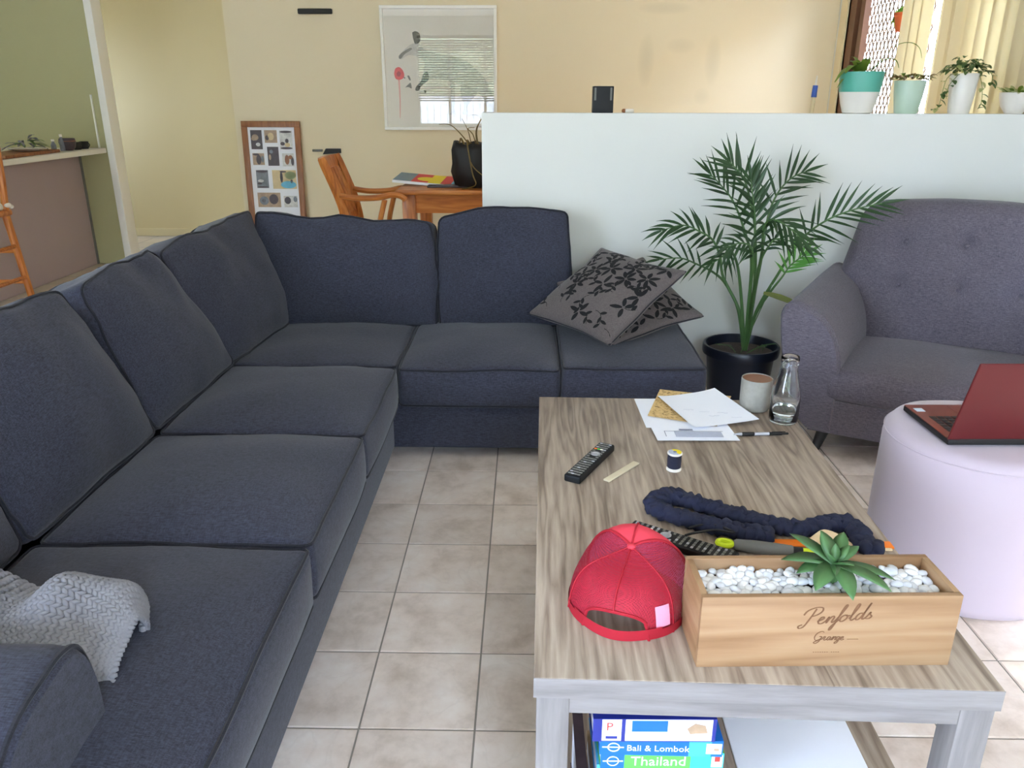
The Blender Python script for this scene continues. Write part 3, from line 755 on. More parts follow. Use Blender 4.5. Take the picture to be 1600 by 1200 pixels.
def leaflet(base, d, nrm, L, w, droop, mat, parent):
    d = d.normalized(); side = d.cross(nrm).normalized(); up = side.cross(d).normalized()
    m = MB(); V = []; N = 6; w *= .80
    for i in range(N+1):
        t = i/N; c = base+d*L*t+Vector((0, 0, -1))*droop*L*t*t
        ww = w*(math.sin(PI*min(1, .12+t*.9))**.8)*(1-t**3*.85)
        if i == N: ww = w*.04
        V += [c-side*ww+up*ww*.35, c, c+side*ww+up*ww*.35]
    F = []
    for i in range(N):
        a = i*3; F += [(a, a+1, a+4, a+3), (a+1, a+2, a+5, a+4)]
    m.add(V, F).build('leaflet', mat, parent, sharp=None)
def frond(key, t0, n, Lm, wid, fold, mat, droop=.15, end_fan=True):
    P = [Vector(p)-Vector(PP) for p in FR[key]]; S = spl(P, 8); N = len(S)
    st = MB().tube(S, [.0062*(1-i/N)+.0016 for i in range(N)], 6).build('frond', M['palm_stem'], pp)
    for k in range(n):
        for sg in (-1, 1):
            t = t0+(1-t0)*((k+(.25 if sg > 0 else 0))/n); x = t*(N-1); i = min(int(x), N-2); p = S[i].lerp(S[i+1], x-i)
            tg = (S[min(i+2, N-1)]-S[max(i-1, 0)]).normalized()
            view = Vector((.12, -1, .45+fold)).normalized()
            side = tg.cross(view).normalized()*sg; nrm = side.cross(tg)*sg
            q = (t-t0)/(1-t0); a = R(62-40*q+rnd.uniform(-7, 7))
            d = tg*math.cos(a)+side*math.sin(a)+view*rnd.uniform(-.12, .32)
            L = Lm*(.55+.75*math.sin(PI*min(1, .18+.72*q)))*rnd.uniform(.85, 1.12)
            leaflet(p, d, view, L, wid*rnd.uniform(.85, 1.1), droop*rnd.uniform(.5, 1.6), mat, st)
    if end_fan: leaflet(S[-1], S[-1]-S[-3], Vector((.1, -1, .4)), Lm*.8, wid, droop, mat, st)
frond('F1', .52, 10, .12, .0085, .0, M['palm'], .05)
frond('F2', .46, 10, .12, .0082, .1, M['palm'], .05)
frond('F3', .50, 8, .12, .0085, .0, M['palm'], .05)
frond('F4', .50, 11, .12, .0085, .2, M['palm'], .06)
frond('F5', .50, 10, .10, .0090, .1, M['palm'], .18)
frond('F6', .62, 6, .095, .0075, .1, M['palm'], .10)
frond('F7', .66, 6, .09, .0085, .2, M['palm_bright'], .05)
frond('F8', .48, 9, .11, .0095, .3, M['palm'], .3)
frond('F9', .42, 11, .12, .0095, .1, M['palm'], .05)
frond('F10', .52, 7, .075, .0075, .2, M['palm'], .35)
frond('F11', .55, 7, .085, .0080, .3, M['palm'], .35)
frond('F12', .50, 7, .075, .0080, .3, M['palm'], .35)
bl = MB().tube(spl([(0.0, -.01, .24), (0.03, -.2, .55), (.0, -.32, .60)], 6), .002, 5).build('frond', M['palm_stem'], pp)
leaflet(Vector((-.03, -.33, .575)), Vector((.17, -.06, -.035)), Vector((0, -.6, 1)), .19, .022, .12, M['palm_olive'], bl)
for (x, y, dx) in ((-.06, -.03, -.06), (.09, -.02, .05), (.06, -.05, .03)):
    s = MB().tube(spl([(x*.4, y*.4, .24), (x, y, .275), (x+dx, y-.01, .285)], 5), .0018, 5).build('frond', M['palm_stem'], pp)
    for k in range(5): leaflet(Vector((x+dx*k/5, y, .278)), Vector((rnd.uniform(-1, 1), -.6, rnd.uniform(-.4, .5))), Vector((0, 0, 1)), .035, .003, .3, M['palm'], s)

# ------------------------------------------------------------------ scatter cushions on the sofa end
def scatter(name, label, loc, M3, half, puff, seed):
    o = thing(name, label, 'cushion', loc, group=None); o.matrix_world = Matrix.Translation(loc) @ M3.to_4x4()
    s = half/math.sqrt(2)*1.02
    h = (s, s, .018)
    def df(p):
        fx, fy, fz = p[0]/s, p[1]/s, p[2]/.018
        k = max(0, 1-abs(fx)**2.2)*max(0, 1-abs(fy)**2.2)
        pin = 1-.07*(1-fx*fx)*abs(fy)**2; pin2 = 1-.07*(1-fy*fy)*abs(fx)**2
        q = Vector((p[0]*pin2, p[1]*pin, p[2]*(.55+.45*k)+fz*puff*k**.75))
        q += nz((p[0]+seed, p[1], p[2]*2), 7, .006); return q
    c = Matrix.Rotation(R(45), 4, 'Z')
    b = MB().rbox((0, 0, 0), h, .012, 2, (20, 20, 2), df, M=c).build('cover', M['cushion'], o)
    path = []
    for a0, a1 in (((-1, -1), (1, -1)), ((1, -1), (1, 1)), ((1, 1), (-1, 1)), ((-1, 1), (-1, -1))):
        for k in range(16):
            t = k/16; path.append(c @ Vector(df(Vector(((a0[0]+(a1[0]-a0[0])*t)*s*.985, (a0[1]+(a1[1]-a0[1])*t)*s*.985, 0)))))
    MB().tube(path, .0045, 6, closed=True).build('piping', M['piping'], o)
    # flocked leaf sprays lying on the cover (printed pattern)
    r2 = random.Random(seed); m = MB()
    def top(x, y):
        q = df(Vector((x, y, .018))); return Vector((q.x, q.y, q.z+.0007))
    def petal(x, y, a, L, w):
        N = 5; V = []; F = []
        for i in range(N+1):
            t = i/N; cx = x+math.cos(a)*L*t; cy = y+math.sin(a)*L*t; ww = w*math.sin(PI*(.08+.86*t))**.8
            for sg in (-1, 1):
                px, py = cx-math.sin(a)*ww*sg, cy+math.cos(a)*ww*sg
                if abs(px) > s*.96 or abs(py) > s*.96: return
                V.append(top(px, py))
        for i in range(N): F.append((2*i, 2*i+1, 2*i+3, 2*i+2) if False else (2*i+1, 2*i, 2*i+2, 2*i+3))
        m.add(V, F, M=c)
    cent = []
    for gx in range(-2, 3):
        for gy in range(-2, 3):
            cent.append((gx*.085+r2.uniform(-.02, .02)+(.04 if gy % 2 else 0), gy*.085+r2.uniform(-.02, .02)))
    for (x, y) in cent:
        a = r2.uniform(0, 6.28); n = r2.choice((4, 5, 6))
        if r2.random() < .72:
            for k in range(n): petal(x+math.cos(a+k*6.28/n)*.006, y+math.sin(a+k*6.28/n)*.006, a+k*6.28/n+r2.uniform(-.2, .2), r2.uniform(.036, .05), .0085)
        # a curling stem with side leaves
        bx_, by_ = x, y; an = a+.4; cur = r2.choice((-.35, .35))
        for k in range(5):
            nx, ny = bx_+math.cos(an)*.016, by_+math.sin(an)*.016
            petal(bx_, by_, math.atan2(ny-by_, nx-bx_), .018, .0014)
            if k in (1, 2, 3, 4): petal(nx, ny, an+(.9 if k % 2 else -.9), .030, .0068)
            bx_, by_ = nx, ny; an += cur
    m.build('leaf_pattern', M['flock'], o, sharp=None, kind='stuff')
    return o
A = Matrix(((.943, .024, -.332), (-.151, .92, -.363), (.297, .392, .871)))
B = Matrix(((.955, .280, .06), (-.232, .880, -.415), (-.169, .385, .907)))
scatter('scatter_cushion', 'taupe cushion with black leaf sprays lying on top of another cushion', (.309, 3.005, .557), A, .31, .045, 3)
scatter('scatter_cushion', 'taupe leaf patterned cushion underneath another at the sofa end', (.415, 3.13, .505), B, .30, .030, 5)

# ------------------------------------------------------------------ knitted throw by the near arm
kt = thing('knitted_throw', 'chunky light grey knitted throw bunched beside the sofa arm', 'blanket', (-.62, 1.05, .37))
KP = [Vector(p) for p in ((-.62, .03, .10), (-.46, .05, .10), (-.32, .055, .078), (-.22, .05, .045), (-.15, .055, .058), (-.075, .05, .054), (-.03, .03, .045))]
KR = [(.14, .085), (.13, .08), (.10, .060), (.095, .050), (.105, .060), (.095, .058), (.04, .030)]
KS = spl(KP, 10); NK = len(KS)
def throw_pt(u, v):
    x = u*(NK-1); i = min(int(x), NK-2); f = x-i; c = KS[i].lerp(KS[i+1], f)
    k = u*(len(KR)-1); j = min(int(k), len(KR)-2); g = k-j; g = g*g*(3-2*g)
    ry = KR[j][0]*(1-g)+KR[j+1][0]*g; rz = KR[j][1]*(1-g)+KR[j+1][1]*g
    a = -.35+v*(PI+.7); e = .85
    cy, sy = math.cos(a), math.sin(a)
    y = c.y+ry*math.copysign(abs(cy)**e, cy); z = c.z+rz*math.copysign(abs(sy)**e, sy)
    q = Vector((c.x, y, z)); 
    fold = math.sin(v*9+u*5)*.010+math.sin(u*16-v*4)*.007
    q.z += fold*max(0, sy); q += nz((q.x, q.y, q.z), 9, .014)
    # front corner hanging down in front of the arm
    tip = max(0, (u-.72)/.28)*max(0, 1-abs(v-.95)/.35); q.y -= .045*tip; q.x += .01*tip
    q.z = max(q.z, .012)
    return q
MB().grid(throw_pt, 60, 34).build('cloth', M['knit_shade'], kt, sharp=None)
m = MB(); NU, NV = 44, 26
b = bmesh.new(); bmesh.ops.create_icosphere(b, subdivisions=1, radius=1.0); b.verts.index_update()
iv = [v.co.copy() for v in b.verts]; iF = [tuple(v.index for v in f.verts) for f in b.faces]; b.free()
for i in range(NU):
    for j in range(NV):
        u, v = (i+.5)/NU, (j+.5)/NV
        p = throw_pt(u, v); du = throw_pt(min(1, u+.012), v)-throw_pt(max(0, u-.012), v); dv = throw_pt(u, min(1, v+.015))-throw_pt(u, max(0, v-.015))
        if du.length < 1e-6 or dv.length < 1e-6: continue
        a = du.normalized(); nn = a.cross(dv).normalized()
        if nn.z < 0: nn = -nn
        bb = nn.cross(a)
        su = .56*du.length/.024/NU; sv = min(.018, .5*dv.length/.03/NV)
        for sg in (-1, 1):
            d1 = (a*.75+bb*.66*sg).normalized(); d2 = nn.cross(d1)
            c = p+bb*sv*.45*sg+nn*.0035
            V = [c+d1*(w.x*.0118)+d2*(w.y*.0054)+nn*(w.z*.0062) for w in iv]
            m.add(V, iF)
m.build('knit_stitches', M['knit'], kt, sharp=None, kind='stuff')

# ------------------------------------------------------------------ red cap
cp = thing('baseball_cap', 'red mesh back cap lying on the coffee table beside the crate', 'cap', (.180, 1.152, TT+.0006), R(-20))
RX, RY, HCAP = .100, .112, .094
def zmin(th):
    # th = angle from the back direction (-y); arched opening above the strap
    a = abs((th+PI) % (2*PI)-PI)
    return .020+.024*math.sqrt(max(0, 1-(a/.56)**2)) if a < .56 else 0.0
def dome(th, t):
    t = 1-(1-t)**2; z0 = zmin(th)/HCAP; zz = z0+(1-z0)*t
    r = max(0, 1-zz**3.0)**(1/2.4)
    front = -math.cos(th)       # +1 at the front
    bump = 1+.05*front*(zz*(1-zz))*4
    x = RX*math.sin(th)*r*bump; y = -RY*math.cos(th)*r*bump
    k = 1+.012*math.cos(6*th)*(1-zz*.3)
    q = Vector((x*k, y*k, HCAP*zz*(1+.03*front*(1-zz))))
    q.z += .036*math.exp(-((q.y-.046)/.040)**2)*zz**2*math.exp(-(q.x/.10)**2)
    q += nz((q.x, q.y, q.z), 14, .0035); return q
for k in range(6):
    t0, t1 = R(60*k), R(60*k+60)
    mt = {0: 'cap_red', 5: 'cap_red', 1: 'cap_pink', 4: 'cap_pink', 2: 'cap_front', 3: 'cap_front'}[k]
    MB().grid(lambda u, v: dome(t0+(t1-t0)*u, min(v, .9999)), 14, 16).build('panel', M[mt], cp, sharp=None)
for k in (2, 3):
    t0, t1 = R(60*k), R(60*k+60)
    MB().grid(lambda u, v: dome(t0+(t1-t0)*u, v*.98)*.975, 10, 10).build('lining', M['cap_lining'], cp, sharp=None)
for k in range(6):
    MB().tube([dome(R(60*k), v/16*.995)*1.006 for v in range(17)], .0028, 6, flat=.6).build('seam', M['seam_red'], cp)
MB().ico((0, 0, HCAP+.0115), (.008, .008, .005), 2).build('button', M['cap_front'], cp)
def band(a0, a1, z0, z1, k=1.01, n=26):
    def fn(u, v):
        th = a0+(a1-a0)*u; zz = z0+(z1-z0)*v; q = dome(th, 0) if zmin(th) == 0 else None
        return (RX*math.sin(th)*k*(1+.012*math.cos(6*th)), -RY*math.cos(th)*k*(1+.012*math.cos(6*th)), zz)
    return MB().grid(fn, n, 3)
band(-.80, .80, .001, .020).build('strap', M['seam_red'], cp, sharp=None)
MB().tube([dome(a, 0)*1.008 for a in [-.57+1.14*i/30 for i in range(31)]], .0028, 6).build('binding', M['seam_red'], cp)
band(.6, 2*PI-.6, 0, .016, 1.012, 50).build('hem', M['seam_red'], cp, sharp=None)
tagm = MB()
def tg(u, v):
    th = .70+.26*u; zz = .018+.034*v; q = dome(th, 1-math.sqrt(1-max(0, (zz/HCAP-zmin(th)/HCAP)/(1-zmin(th)/HCAP)))); return (q.x*1.025, q.y*1.025, q.z)
tagm.grid(tg, 5, 5).build('label_patch', M['tag'], cp, sharp=None)
def brim(u, v):
    th = PI-.95+1.9*u; c = math.cos((u-.5)*1.9)
    x = RX*math.sin(th)*(1+.30*v*0.4); y = -RY*math.cos(th)+(.066*v)*max(0, math.cos((u-.5)*PI))**.5
    return (x, y, .004+.014*(1-((u-.5)*2)**2)*(.3+.7*v)*.9)
m = MB(); m.grid(brim, 24, 8); m.grid(lambda u, v: (brim(u, v)[0], brim(u, v)[1], brim(u, v)[2]-.0025), 24, 8); m.build('brim', M['cap_front'], cp, sharp=None)

# ------------------------------------------------------------------ crate planter, pebbles, succulent
BC = (.4525, 1.0465, TT); BR = R(1.9)
bxt = thing('wooden_crate', 'pine wine crate planter filled with white pebbles on the table', 'crate', BC, BR)
bw, bd, bh, th_ = .1925, .0565, .1245, .010
# the front, back and the two ends are separate boards, jointed at the corners
MB().box((-bw, -bd, 0), (bw, -bd+th_, bh), .0012, 1).build('front_board', M['pine'], bxt)
MB().box((-bw, bd-th_, 0), (bw, bd, bh), .0012, 1).build('back_board', M['pine'], bxt)
for sx in (-1, 1): MB().box((sx*bw, -bd+th_, 0), (sx*(bw-th_), bd-th_, bh), .0012, 1).build('end_board', M['pine_side'], bxt)
MB().box((-bw+th_, -bd+th_, .002), (bw-th_, bd-th_, .010)).build('bottom_board', M['pine'], bxt)
def bedf(u, v): return (-bw+th_+(2*bw-2*th_)*u, -bd+th_+(2*bd-2*th_)*v, .095)
MB().grid(bedf, 20, 6).build('soil', M['soil'], bxt)
pm = []
for k in range(5):
    m = MB(); m.ico((0, 0, 0), (.0112, .0086, .0058), 2); m.v = [tuple(Vector(p)+nz((p[0]*1+k, p[1], p[2]), 70, .0016)) for p in m.v]; pm.append(m.mesh('pebble', M['pebble' if k < 3 else 'pebble2'], sharp=None))
cnt = 0; row = 0; y = -bd+th_+.007
while y < bd-th_-.005:
    x = -bw+th_+.009+(.008 if row % 2 else 0)
    while x < bw-th_-.006 and cnt < 292:
        o = link('pebble', rnd.choice(pm), bxt, loc=(x+rnd.uniform(-.003, .003), y+rnd.uniform(-.002, .002), .104+rnd.uniform(-.002, .006)), rot=(rnd.uniform(-.5, .5), rnd.uniform(-.5, .5), rnd.uniform(0, 6.28)))
        s = rnd.uniform(.72, 1.12); o.scale = (s, s, s); cnt += 1; x += .0150
    y += .0112; row += 1
# branded lettering on the front board
FM = Matrix.Translation((0, -bd-.0004, 0)) @ Matrix.Rotation(R(90), 4, 'X')
pen = MB()
LET = [
 [(.62, 2.55), (.45, 1.6), (.22, .5), (-.02, -.25), (-.4, -.4), (-.55, -.05), (-.2, .15)],
 [(-.45, 1.7), (-.2, 2.35), (.5, 2.75), (1.2, 2.6), (1.3, 2.0), (.9, 1.5), (.4, 1.35)],
 [(1.2, .45), (1.65, .62), (1.8, .95), (1.55, 1.05), (1.35, .6), (1.42, .12), (1.75, 0), (2.1, .35)],
 [(2.1, .35), (2.28, 1.0), (2.22, .0), (2.4, .65), (2.68, 1.02), (2.82, .8), (2.74, .1), (2.92, .02), (3.12, .35)],
 [(3.12, .35), (3.45, 1.4), (3.68, 2.4), (3.58, 2.65), (3.42, 2.1), (3.2, .1), (3.0, -1.05), (2.82, -1.2), (2.9, -.6), (3.42, .35)],
 [(3.86, 1.0), (3.55, .7), (3.56, .12), (3.86, 0), (4.16, .42), (4.1, .9), (3.86, 1.0), (4.12, .82), (4.42, .85)],
 [(4.42, .3), (4.82, 1.6), (4.95, 2.4), (4.78, 2.55), (4.62, 1.6), (4.58, .3), (4.75, 0), (5.05, .3)],
 [(5.66, .9), (5.34, 1.0), (5.1, .5), (5.22, 0), (5.55, .25), (5.85, 1.4), (6.05, 2.55), (5.85, 1.6), (5.75, .25), (5.9, 0), (6.15, .3)],
 [(6.15, .3), (6.42, 1.05), (6.4, .7), (6.66, .35), (6.5, 0), (6.12, .06)],
]
sc = .0148
PM_ = FM @ Matrix.Translation((-.038, .0745, 0)) @ Matrix.Rotation(R(7), 4, 'Z')
for L_ in LET: ribbon(pen, [(p.x, p.y) for p in spl([(a*sc, b*sc*.72, 0) for a, b in L_], 5)], .0011, PM_, slant=.38)
GR = [[(1.1, 2.1), (.7, 2.4), (.1, 1.9), (-.1, .9), (.3, .0), (.9, .25), (1.1, .9), (.7, .95), (1.05, .95), (.95, -.3), (.5, -.9), (.2, -.5), (1.3, .3)],
 [(1.3, .3), (1.5, 1.0), (1.7, .85), (1.6, .2), (1.8, 0), (2.1, .4)], [(2.5, .9), (2.2, .9), (2.1, .3), (2.35, 0), (2.6, .9), (2.6, .1), (2.8, .1)],
 [(2.8, .1), (3.0, 1.0), (2.95, 0), (3.2, .8), (3.4, .9), (3.4, .1), (3.6, .1)], [(4.0, .9), (3.7, .9), (3.6, .3), (3.8, 0), (4.1, .9), (4.05, -.5), (3.75, -.9), (3.6, -.6), (4.3, .3)],
 [(4.3, .3), (4.6, .6), (4.6, .95), (4.35, .8), (4.35, .2), (4.6, 0), (4.9, .3)]]
GM = FM @ Matrix.Translation((-.020, .048, 0))
for L_ in GR: ribbon(pen, [(p.x, p.y) for p in spl([(a*.0092, b*.0066, 0) for a, b in L_], 4)], .00065, GM, slant=.3)
ribbon(pen, [(.030, .0495), (.047, .0495)], .0004, FM @ Matrix.Translation((0, 0, 0)))
for k in range(12):
    if k != 7: ribbon(pen, [(-.018+k*.0034, .0265), (-.0162+k*.0034, .0265)], .0007, FM)
pen.build('burnt_lettering', M['burnt'], bxt, smooth=False)
# succulent
su = thing('succulent', 'green rosette succulent with long pointed leaves among the pebbles', 'plant', (.477, 1.055, TT+.104))
MB().tube([(0, 0, 0), (.002, 0, .02), (0, -.002, .034)], [.009, .009, .007], 8).build('stem', M['succ'], su)
def succ_leaf(az, el, L, w, curl, z0):
    d = Vector((math.cos(az), math.sin(az), 0)); N = 8; V = []; F = []; side = Vector((-d.y, d.x, 0))
    for i in range(N+1):
        t = i/N; e = el+curl*t; 
        if i == 0: c = Vector((0, 0, z0))
        else: c = c+(d*math.cos(e)+Vector((0, 0, 1))*math.sin(e))*L*1.1/N
        ww = w*(.45+.9*math.sin(PI*min(1, .1+t*.62)))*(1-t**4)+.0004
        up = Vector((0, 0, 1))*math.cos(e)-d*math.sin(e)
        V += [c-side*ww+up*ww*.28, c-up*ww*.22, c+side*ww+up*ww*.28, c+up*ww*.10]
    for i in range(N):
        a = i*4
        for k in range(4): F.append((a+k, a+(k+1) % 4, a+4+(k+1) % 4, a+4+k))
    F.append((N*4, N*4+1, N*4+2, N*4+3))
    MB().add(V, F).build('leaf', M['succ'], su, sharp=None)
for az, el, L, w, cu in ((-92, .35, .078, .0115, -.75), (-128, .3, .076, .0125, -.6), (-50, .3, .083, .0105, -.55), (-15, .15, .082, .0100, -.5), (168, .25, .072, .0125, -.5), (195, .2, .06, .011, -.5),
                         (140, .5, .072, .011, -.3), (95, .6, .055, .010, -.2), (60, .6, .06, .010, -.3), (30, .5, .05, .009, -.3), (115, .95, .05, .0085, -.2), (-70, .8, .04, .0085, -.5), (20, 1.0, .035, .007, -.2), (-150, 1.0, .035, .007, -.2), (80, 1.2, .03, .006, 0)):
    succ_leaf(R(az), el, L, w, cu, .033)

# ------------------------------------------------------------------ things on the coffee table
def remote(name, label, loc, rz, L, w, hgt, seed, colours):
    o = thing(name, label, 'remote control', loc, rz)
    m = MB(); m.box((-w/2, -L/2, 0), (w/2, L/2, hgt), .0045, 3); m.build('case', M['black'], o)
    r2 = random.Random(seed); b = MB(); n = int(L/.0115)
    for r in range(n):
        for c in range(4):
            x = -w/2+.0085+c*(w-.017)/3; y = -L/2+.012+r*(L-.022)/(n-1)
            if n*.52 < r < n*.72 and c in (1, 2): continue
            ci = 0
            q = r2.random()
            if r == n-1 and c in (0, 3): ci = 1
            elif r == n-4: ci = (2, 3, 4, 1)[c] if colours else 0
            elif q < .12: ci = 1
            b.cur = ci; b.box((x-.0036, y-.0026, hgt-.0004), (x+.0036, y+.0026, hgt+.0014), .0009, 1)
    b.cur = 1; b.lathe([(.011, 0), (.011, .0016), (.007, .0018), (.006, .0006)], 18, (0, -L/2+.012+(n*.62)*(L-.022)/(n-1), hgt-.0004), cap1=True)
    b.build('buttons', [M['grey_rubber'], M['clear_plastic'], M['orange'], M['book_green'], M['white']], o, kind='stuff')
    return o
remote('remote_control', 'black remote control lying alone at the far left of the table', (.154, 1.679, TT), R(-28), .205, .040, .018, 4, True)
remote('remote_control', 'black remote control partly behind the red cap and crate', (.300, 1.323, TT), R(57), .215, .045, .017, 9, True)
fo = tag(MB().rbox((0, 0, 0), (.0085, .063, .0022), .002, 2, (1, 4, 1)).build('nail_file', M['beige'], loc=(.224, 1.645, TT+.0024), rot=(0, 0, R(-40))), 'beige flat nail file beside the remote control', 'nail file')
# spool of thread
sp = thing('thread_spool', 'small spool of navy thread with yellow topped label', 'spool', (.346, 1.662, TT))
MB().lathe([(.016, 0), (.0172, .001), (.0172, .004), (.0135, .007), (.0135, .038), (.0172, .041), (.0172, .0435), (.016, .0445)], 28, cap1=True).build('spool_body', M['white'], sp)
m = MB().lathe([(.0136, .006), (.0158, .008), (.0162, .022), (.0158, .037), (.0136, .039)], 28); m.build('thread', M['navy_thread'], sp)
MB().lathe([(.0150, 0), (.0150, .0006)], 24, (0, 0, .0444), cap1=True).build('top_label', M['grey_print'], sp)
m = MB(); m.prism([(.0148*math.cos(R(a)), .0148*math.sin(R(a))) for a in range(-60, 111, 10)], .0450, .0454); m.build('yellow_label', M['yellow'], sp)
MB().lathe([(.004, 0), (.004, .0012)], 14, (0, 0, .0448), cap1=True).build('hole', M['dark_print'], sp)
# paper sheets (each corner list runs round the sheet)
def sheet(name, label, cs, z, mat, curl=0.0, seed=0, cat='paper'):
    c = [Vector((x, y, 0)) for x, y in cs]; ctr = sum(c, Vector())/4
    o_loc = (ctr.x, ctr.y, z)
    def fn(u, v, dz=0):
        p = c[0]*(1-u)*(1-v)+c[1]*u*(1-v)+c[2]*u*v+c[3]*(1-u)*v-ctr
        lift = curl*(abs(u-.5)*2)**3*(.4+.6*v)+nz((p.x*4+seed, p.y*4, 0), 1, .0012).z*.6+.0008
        return (p.x, p.y, max(0, lift)+dz)
    m = MB(); m.grid(fn, 12, 12); m.grid(lambda u, v: fn(u, v, .0004), 12, 12)
    o = m.build(name, mat, None, sharp=None, loc=o_loc); tag(o, label, cat)
    o['fn'] = 0; return o, fn, ctr
s1, f1, c1 = sheet('paper_sheet', 'white sheet lowest in the pile, its left edge showing', [(.317, 1.905), (.520, 1.912), (.508, 2.125), (.312, 2.115)], TT+.0004, M['paper'], 0, 1)
s2, f2, c2 = sheet('paper_sheet', 'white printed form with grey table at the front of the pile', [(.333, 1.818), (.540, 1.823), (.520, 2.100), (.318, 2.100)], TT+.0030, M['paper'], 0, 2)
m = MB(); m.box((.05-.105, -.108, .0032), (.17-.105+.03, -.068, .0034)); m2 = M['grey_print']
fm = MB(); fm.box((-.045, -.122, .0030), (.075, -.088, .0033)); fm.cur = 1; fm.box((-.03, -.080, .0030), (.005, -.072, .0033)); fm.box((-.07, -.085, .0030), (-.0685, -.12, .0032)); fm.box((-.07, -.0865, .0030), (.08, -.0850, .0032))
fm.build('printed_table', [M['grey_print'], M['dark_print']], s2, smooth=False)
s3, f3, c3 = sheet('patterned_paper', 'gold patterned paper sheet in the middle of the pile', [(.330, 1.975), (.500, 1.905), (.590, 2.125), (.395, 2.178)], TT+.0062, M['gold'], .001, 3)
s4, f4, c4 = sheet('paper_sheet', 'plain white sheet lying askew on top of the pile', [(.436, 1.884), (.620, 1.945), (.552, 2.172), (.376, 2.102)], TT+.0092, M['paper'], .006, 4)
for o in (s1, s2, s3, s4): del o['fn']
m = MB(); r2 = random.Random(3)
for k in range(5):
    x0 = -.06+k*.026+r2.uniform(-.01, .01); y0 = -.02-.012*k+r2.uniform(-.02, .02)
    ribbon(m, [(x0+i*.004, y0+r2.uniform(-.0025, .0025)) for i in range(8)], .00025, Matrix.Translation((0, 0, .0034)))
m.build('pencil_scribble', M['grey_print'], s4, smooth=False)
# pen
pn = thing('pen', 'clear ballpoint pen with black grip beside the paper', 'pen', (.605, 1.863, TT+.0055), R(3))
RX_ = Matrix.Rotation(R(90), 4, 'Y')
MB().lathe([(.0012, -.072), (.0038, -.060), (.0042, -.055), (.0042, .02)], 14, M=RX_, cap1=True).build('barrel', M['clear_plastic'], pn)
MB().lathe([(.0044, -.052), (.0052, -.05), (.0052, -.022), (.0044, -.02)], 14, M=RX_).build('grip', M['matte_black'], pn)
MB().lathe([(.0043, .018), (.0045, .05), (.0030, .052), (.0030, .066), (.0022, .068)], 14, M=RX_, cap1=True).build('clicker', M['black'], pn)
MB().box((.025, -.0012, .004), (.06, .0012, .0055)).build('clip', M['black'], pn)
# mug and bottle
mg = thing('mug', 'handleless grey speckled stoneware cup beside the glass bottle', 'cup', (.636, 2.052, TT))
MB().lathe([(.030, 0), (.037, .002), (.0405, .008), (.0415, .03), (.0420, .086), (.0412, .0905), (.0398, .0905), (.0390, .086)], 40).build('body', M['mug'], mg)
MB().lathe([(.0391, .0885), (.0385, .03), (.034, .010), (.001, .008)], 36).build('glazed_inside', M['coffee'], mg)
def foam(u, v): a = 2*PI*u; return (.0383*v*math.cos(a), .0383*v*math.sin(a), .062)
MB().grid(foam, 28, 4, closeu=True).build('drink', M['coffee'], mg)
bt = thing('glass_bottle', 'clear glass milk bottle with some water in it', 'bottle', (.688, 1.962, TT))
outp = [(.030, 0.0005), (.035, .002), (.037, .007), (.0375, .02), (.0375, .078), (.0345, .098), (.0262, .128), (.0222, .146), (.0215, .160), (.0232, .163), (.0236, .172), (.0232, .180), (.0218, .183)]
inn = [(.0198, .181), (.0195, .165), (.0200, .147), (.0240, .127), (.0322, .098), (.0352, .078), (.0352, .010), (.030, .006), (.001, .0055)]
MB().lathe(outp+inn, 40).build('glass', M['glass'], bt, sharp=60)
MB().lathe([(.001, .0060), (.0298, .0065), (.0349, .0105), (.0349, .038), (.001, .038)], 36, cap0=False).build('water', M['water'], bt)
# navy yarn loop: a chunky plaited scarf lying doubled on the table
def yarn(name, paths):
    o = thing(name, 'navy chunky knitted strip doubled into a loop on the table', 'scarf', (.45, 1.42, TT))
    for P in paths:
        S = spl([Vector(p)-Vector((.45, 1.42, TT)) for p in P], 14)
        for st in range(3):
            Q = []; rr = []
            for i, p in enumerate(S):
                ph = i*.62+st*2*PI/3; t = (S[min(i+1, len(S)-1)]-S[max(i-1, 0)]).normalized(); sd = Vector((-t.y, t.x, 0)).normalized()
                q = p+sd*math.cos(ph)*.0110+Vector((0, 0, 1))*math.sin(ph*2 if st != 1 else ph)*.0035
                q += nz((p.x, p.y, st), 60, .003); Q.append(q); rr.append(.0118+.0024*math.sin(i*1.9+st)+noise.noise(q*160)*.002)
            m = MB(); m.tube(Q, rr, 12)
            m.v = [tuple(Vector(v)+nz(v, 190, .0028)) for v in m.v]
            m.v = [(v[0], v[1], max(v[2], .0006)) for v in m.v]
            m.build('strand', M['navy_yarn'], o, sharp=None)
    return o
z = TT+.015
yarn('knitted_scarf', [[(.328, 1.500, z), (.292, 1.500, z), (.270, 1.468, z), (.283, 1.436, z), (.325, 1.410, z), (.375, 1.382, z), (.43, 1.362, z), (.475, 1.345, z)],
  [(.295, 1.508, z), (.335, 1.492, z), (.385, 1.456, z), (.443, 1.420, z), (.493, 1.390, z), (.552, 1.375, z), (.605, 1.395, z), (.640, 1.398, z), (.652, 1.372, z), (.648, 1.335, z), (.645, 1.310, z), (.665, 1.300, z)]])
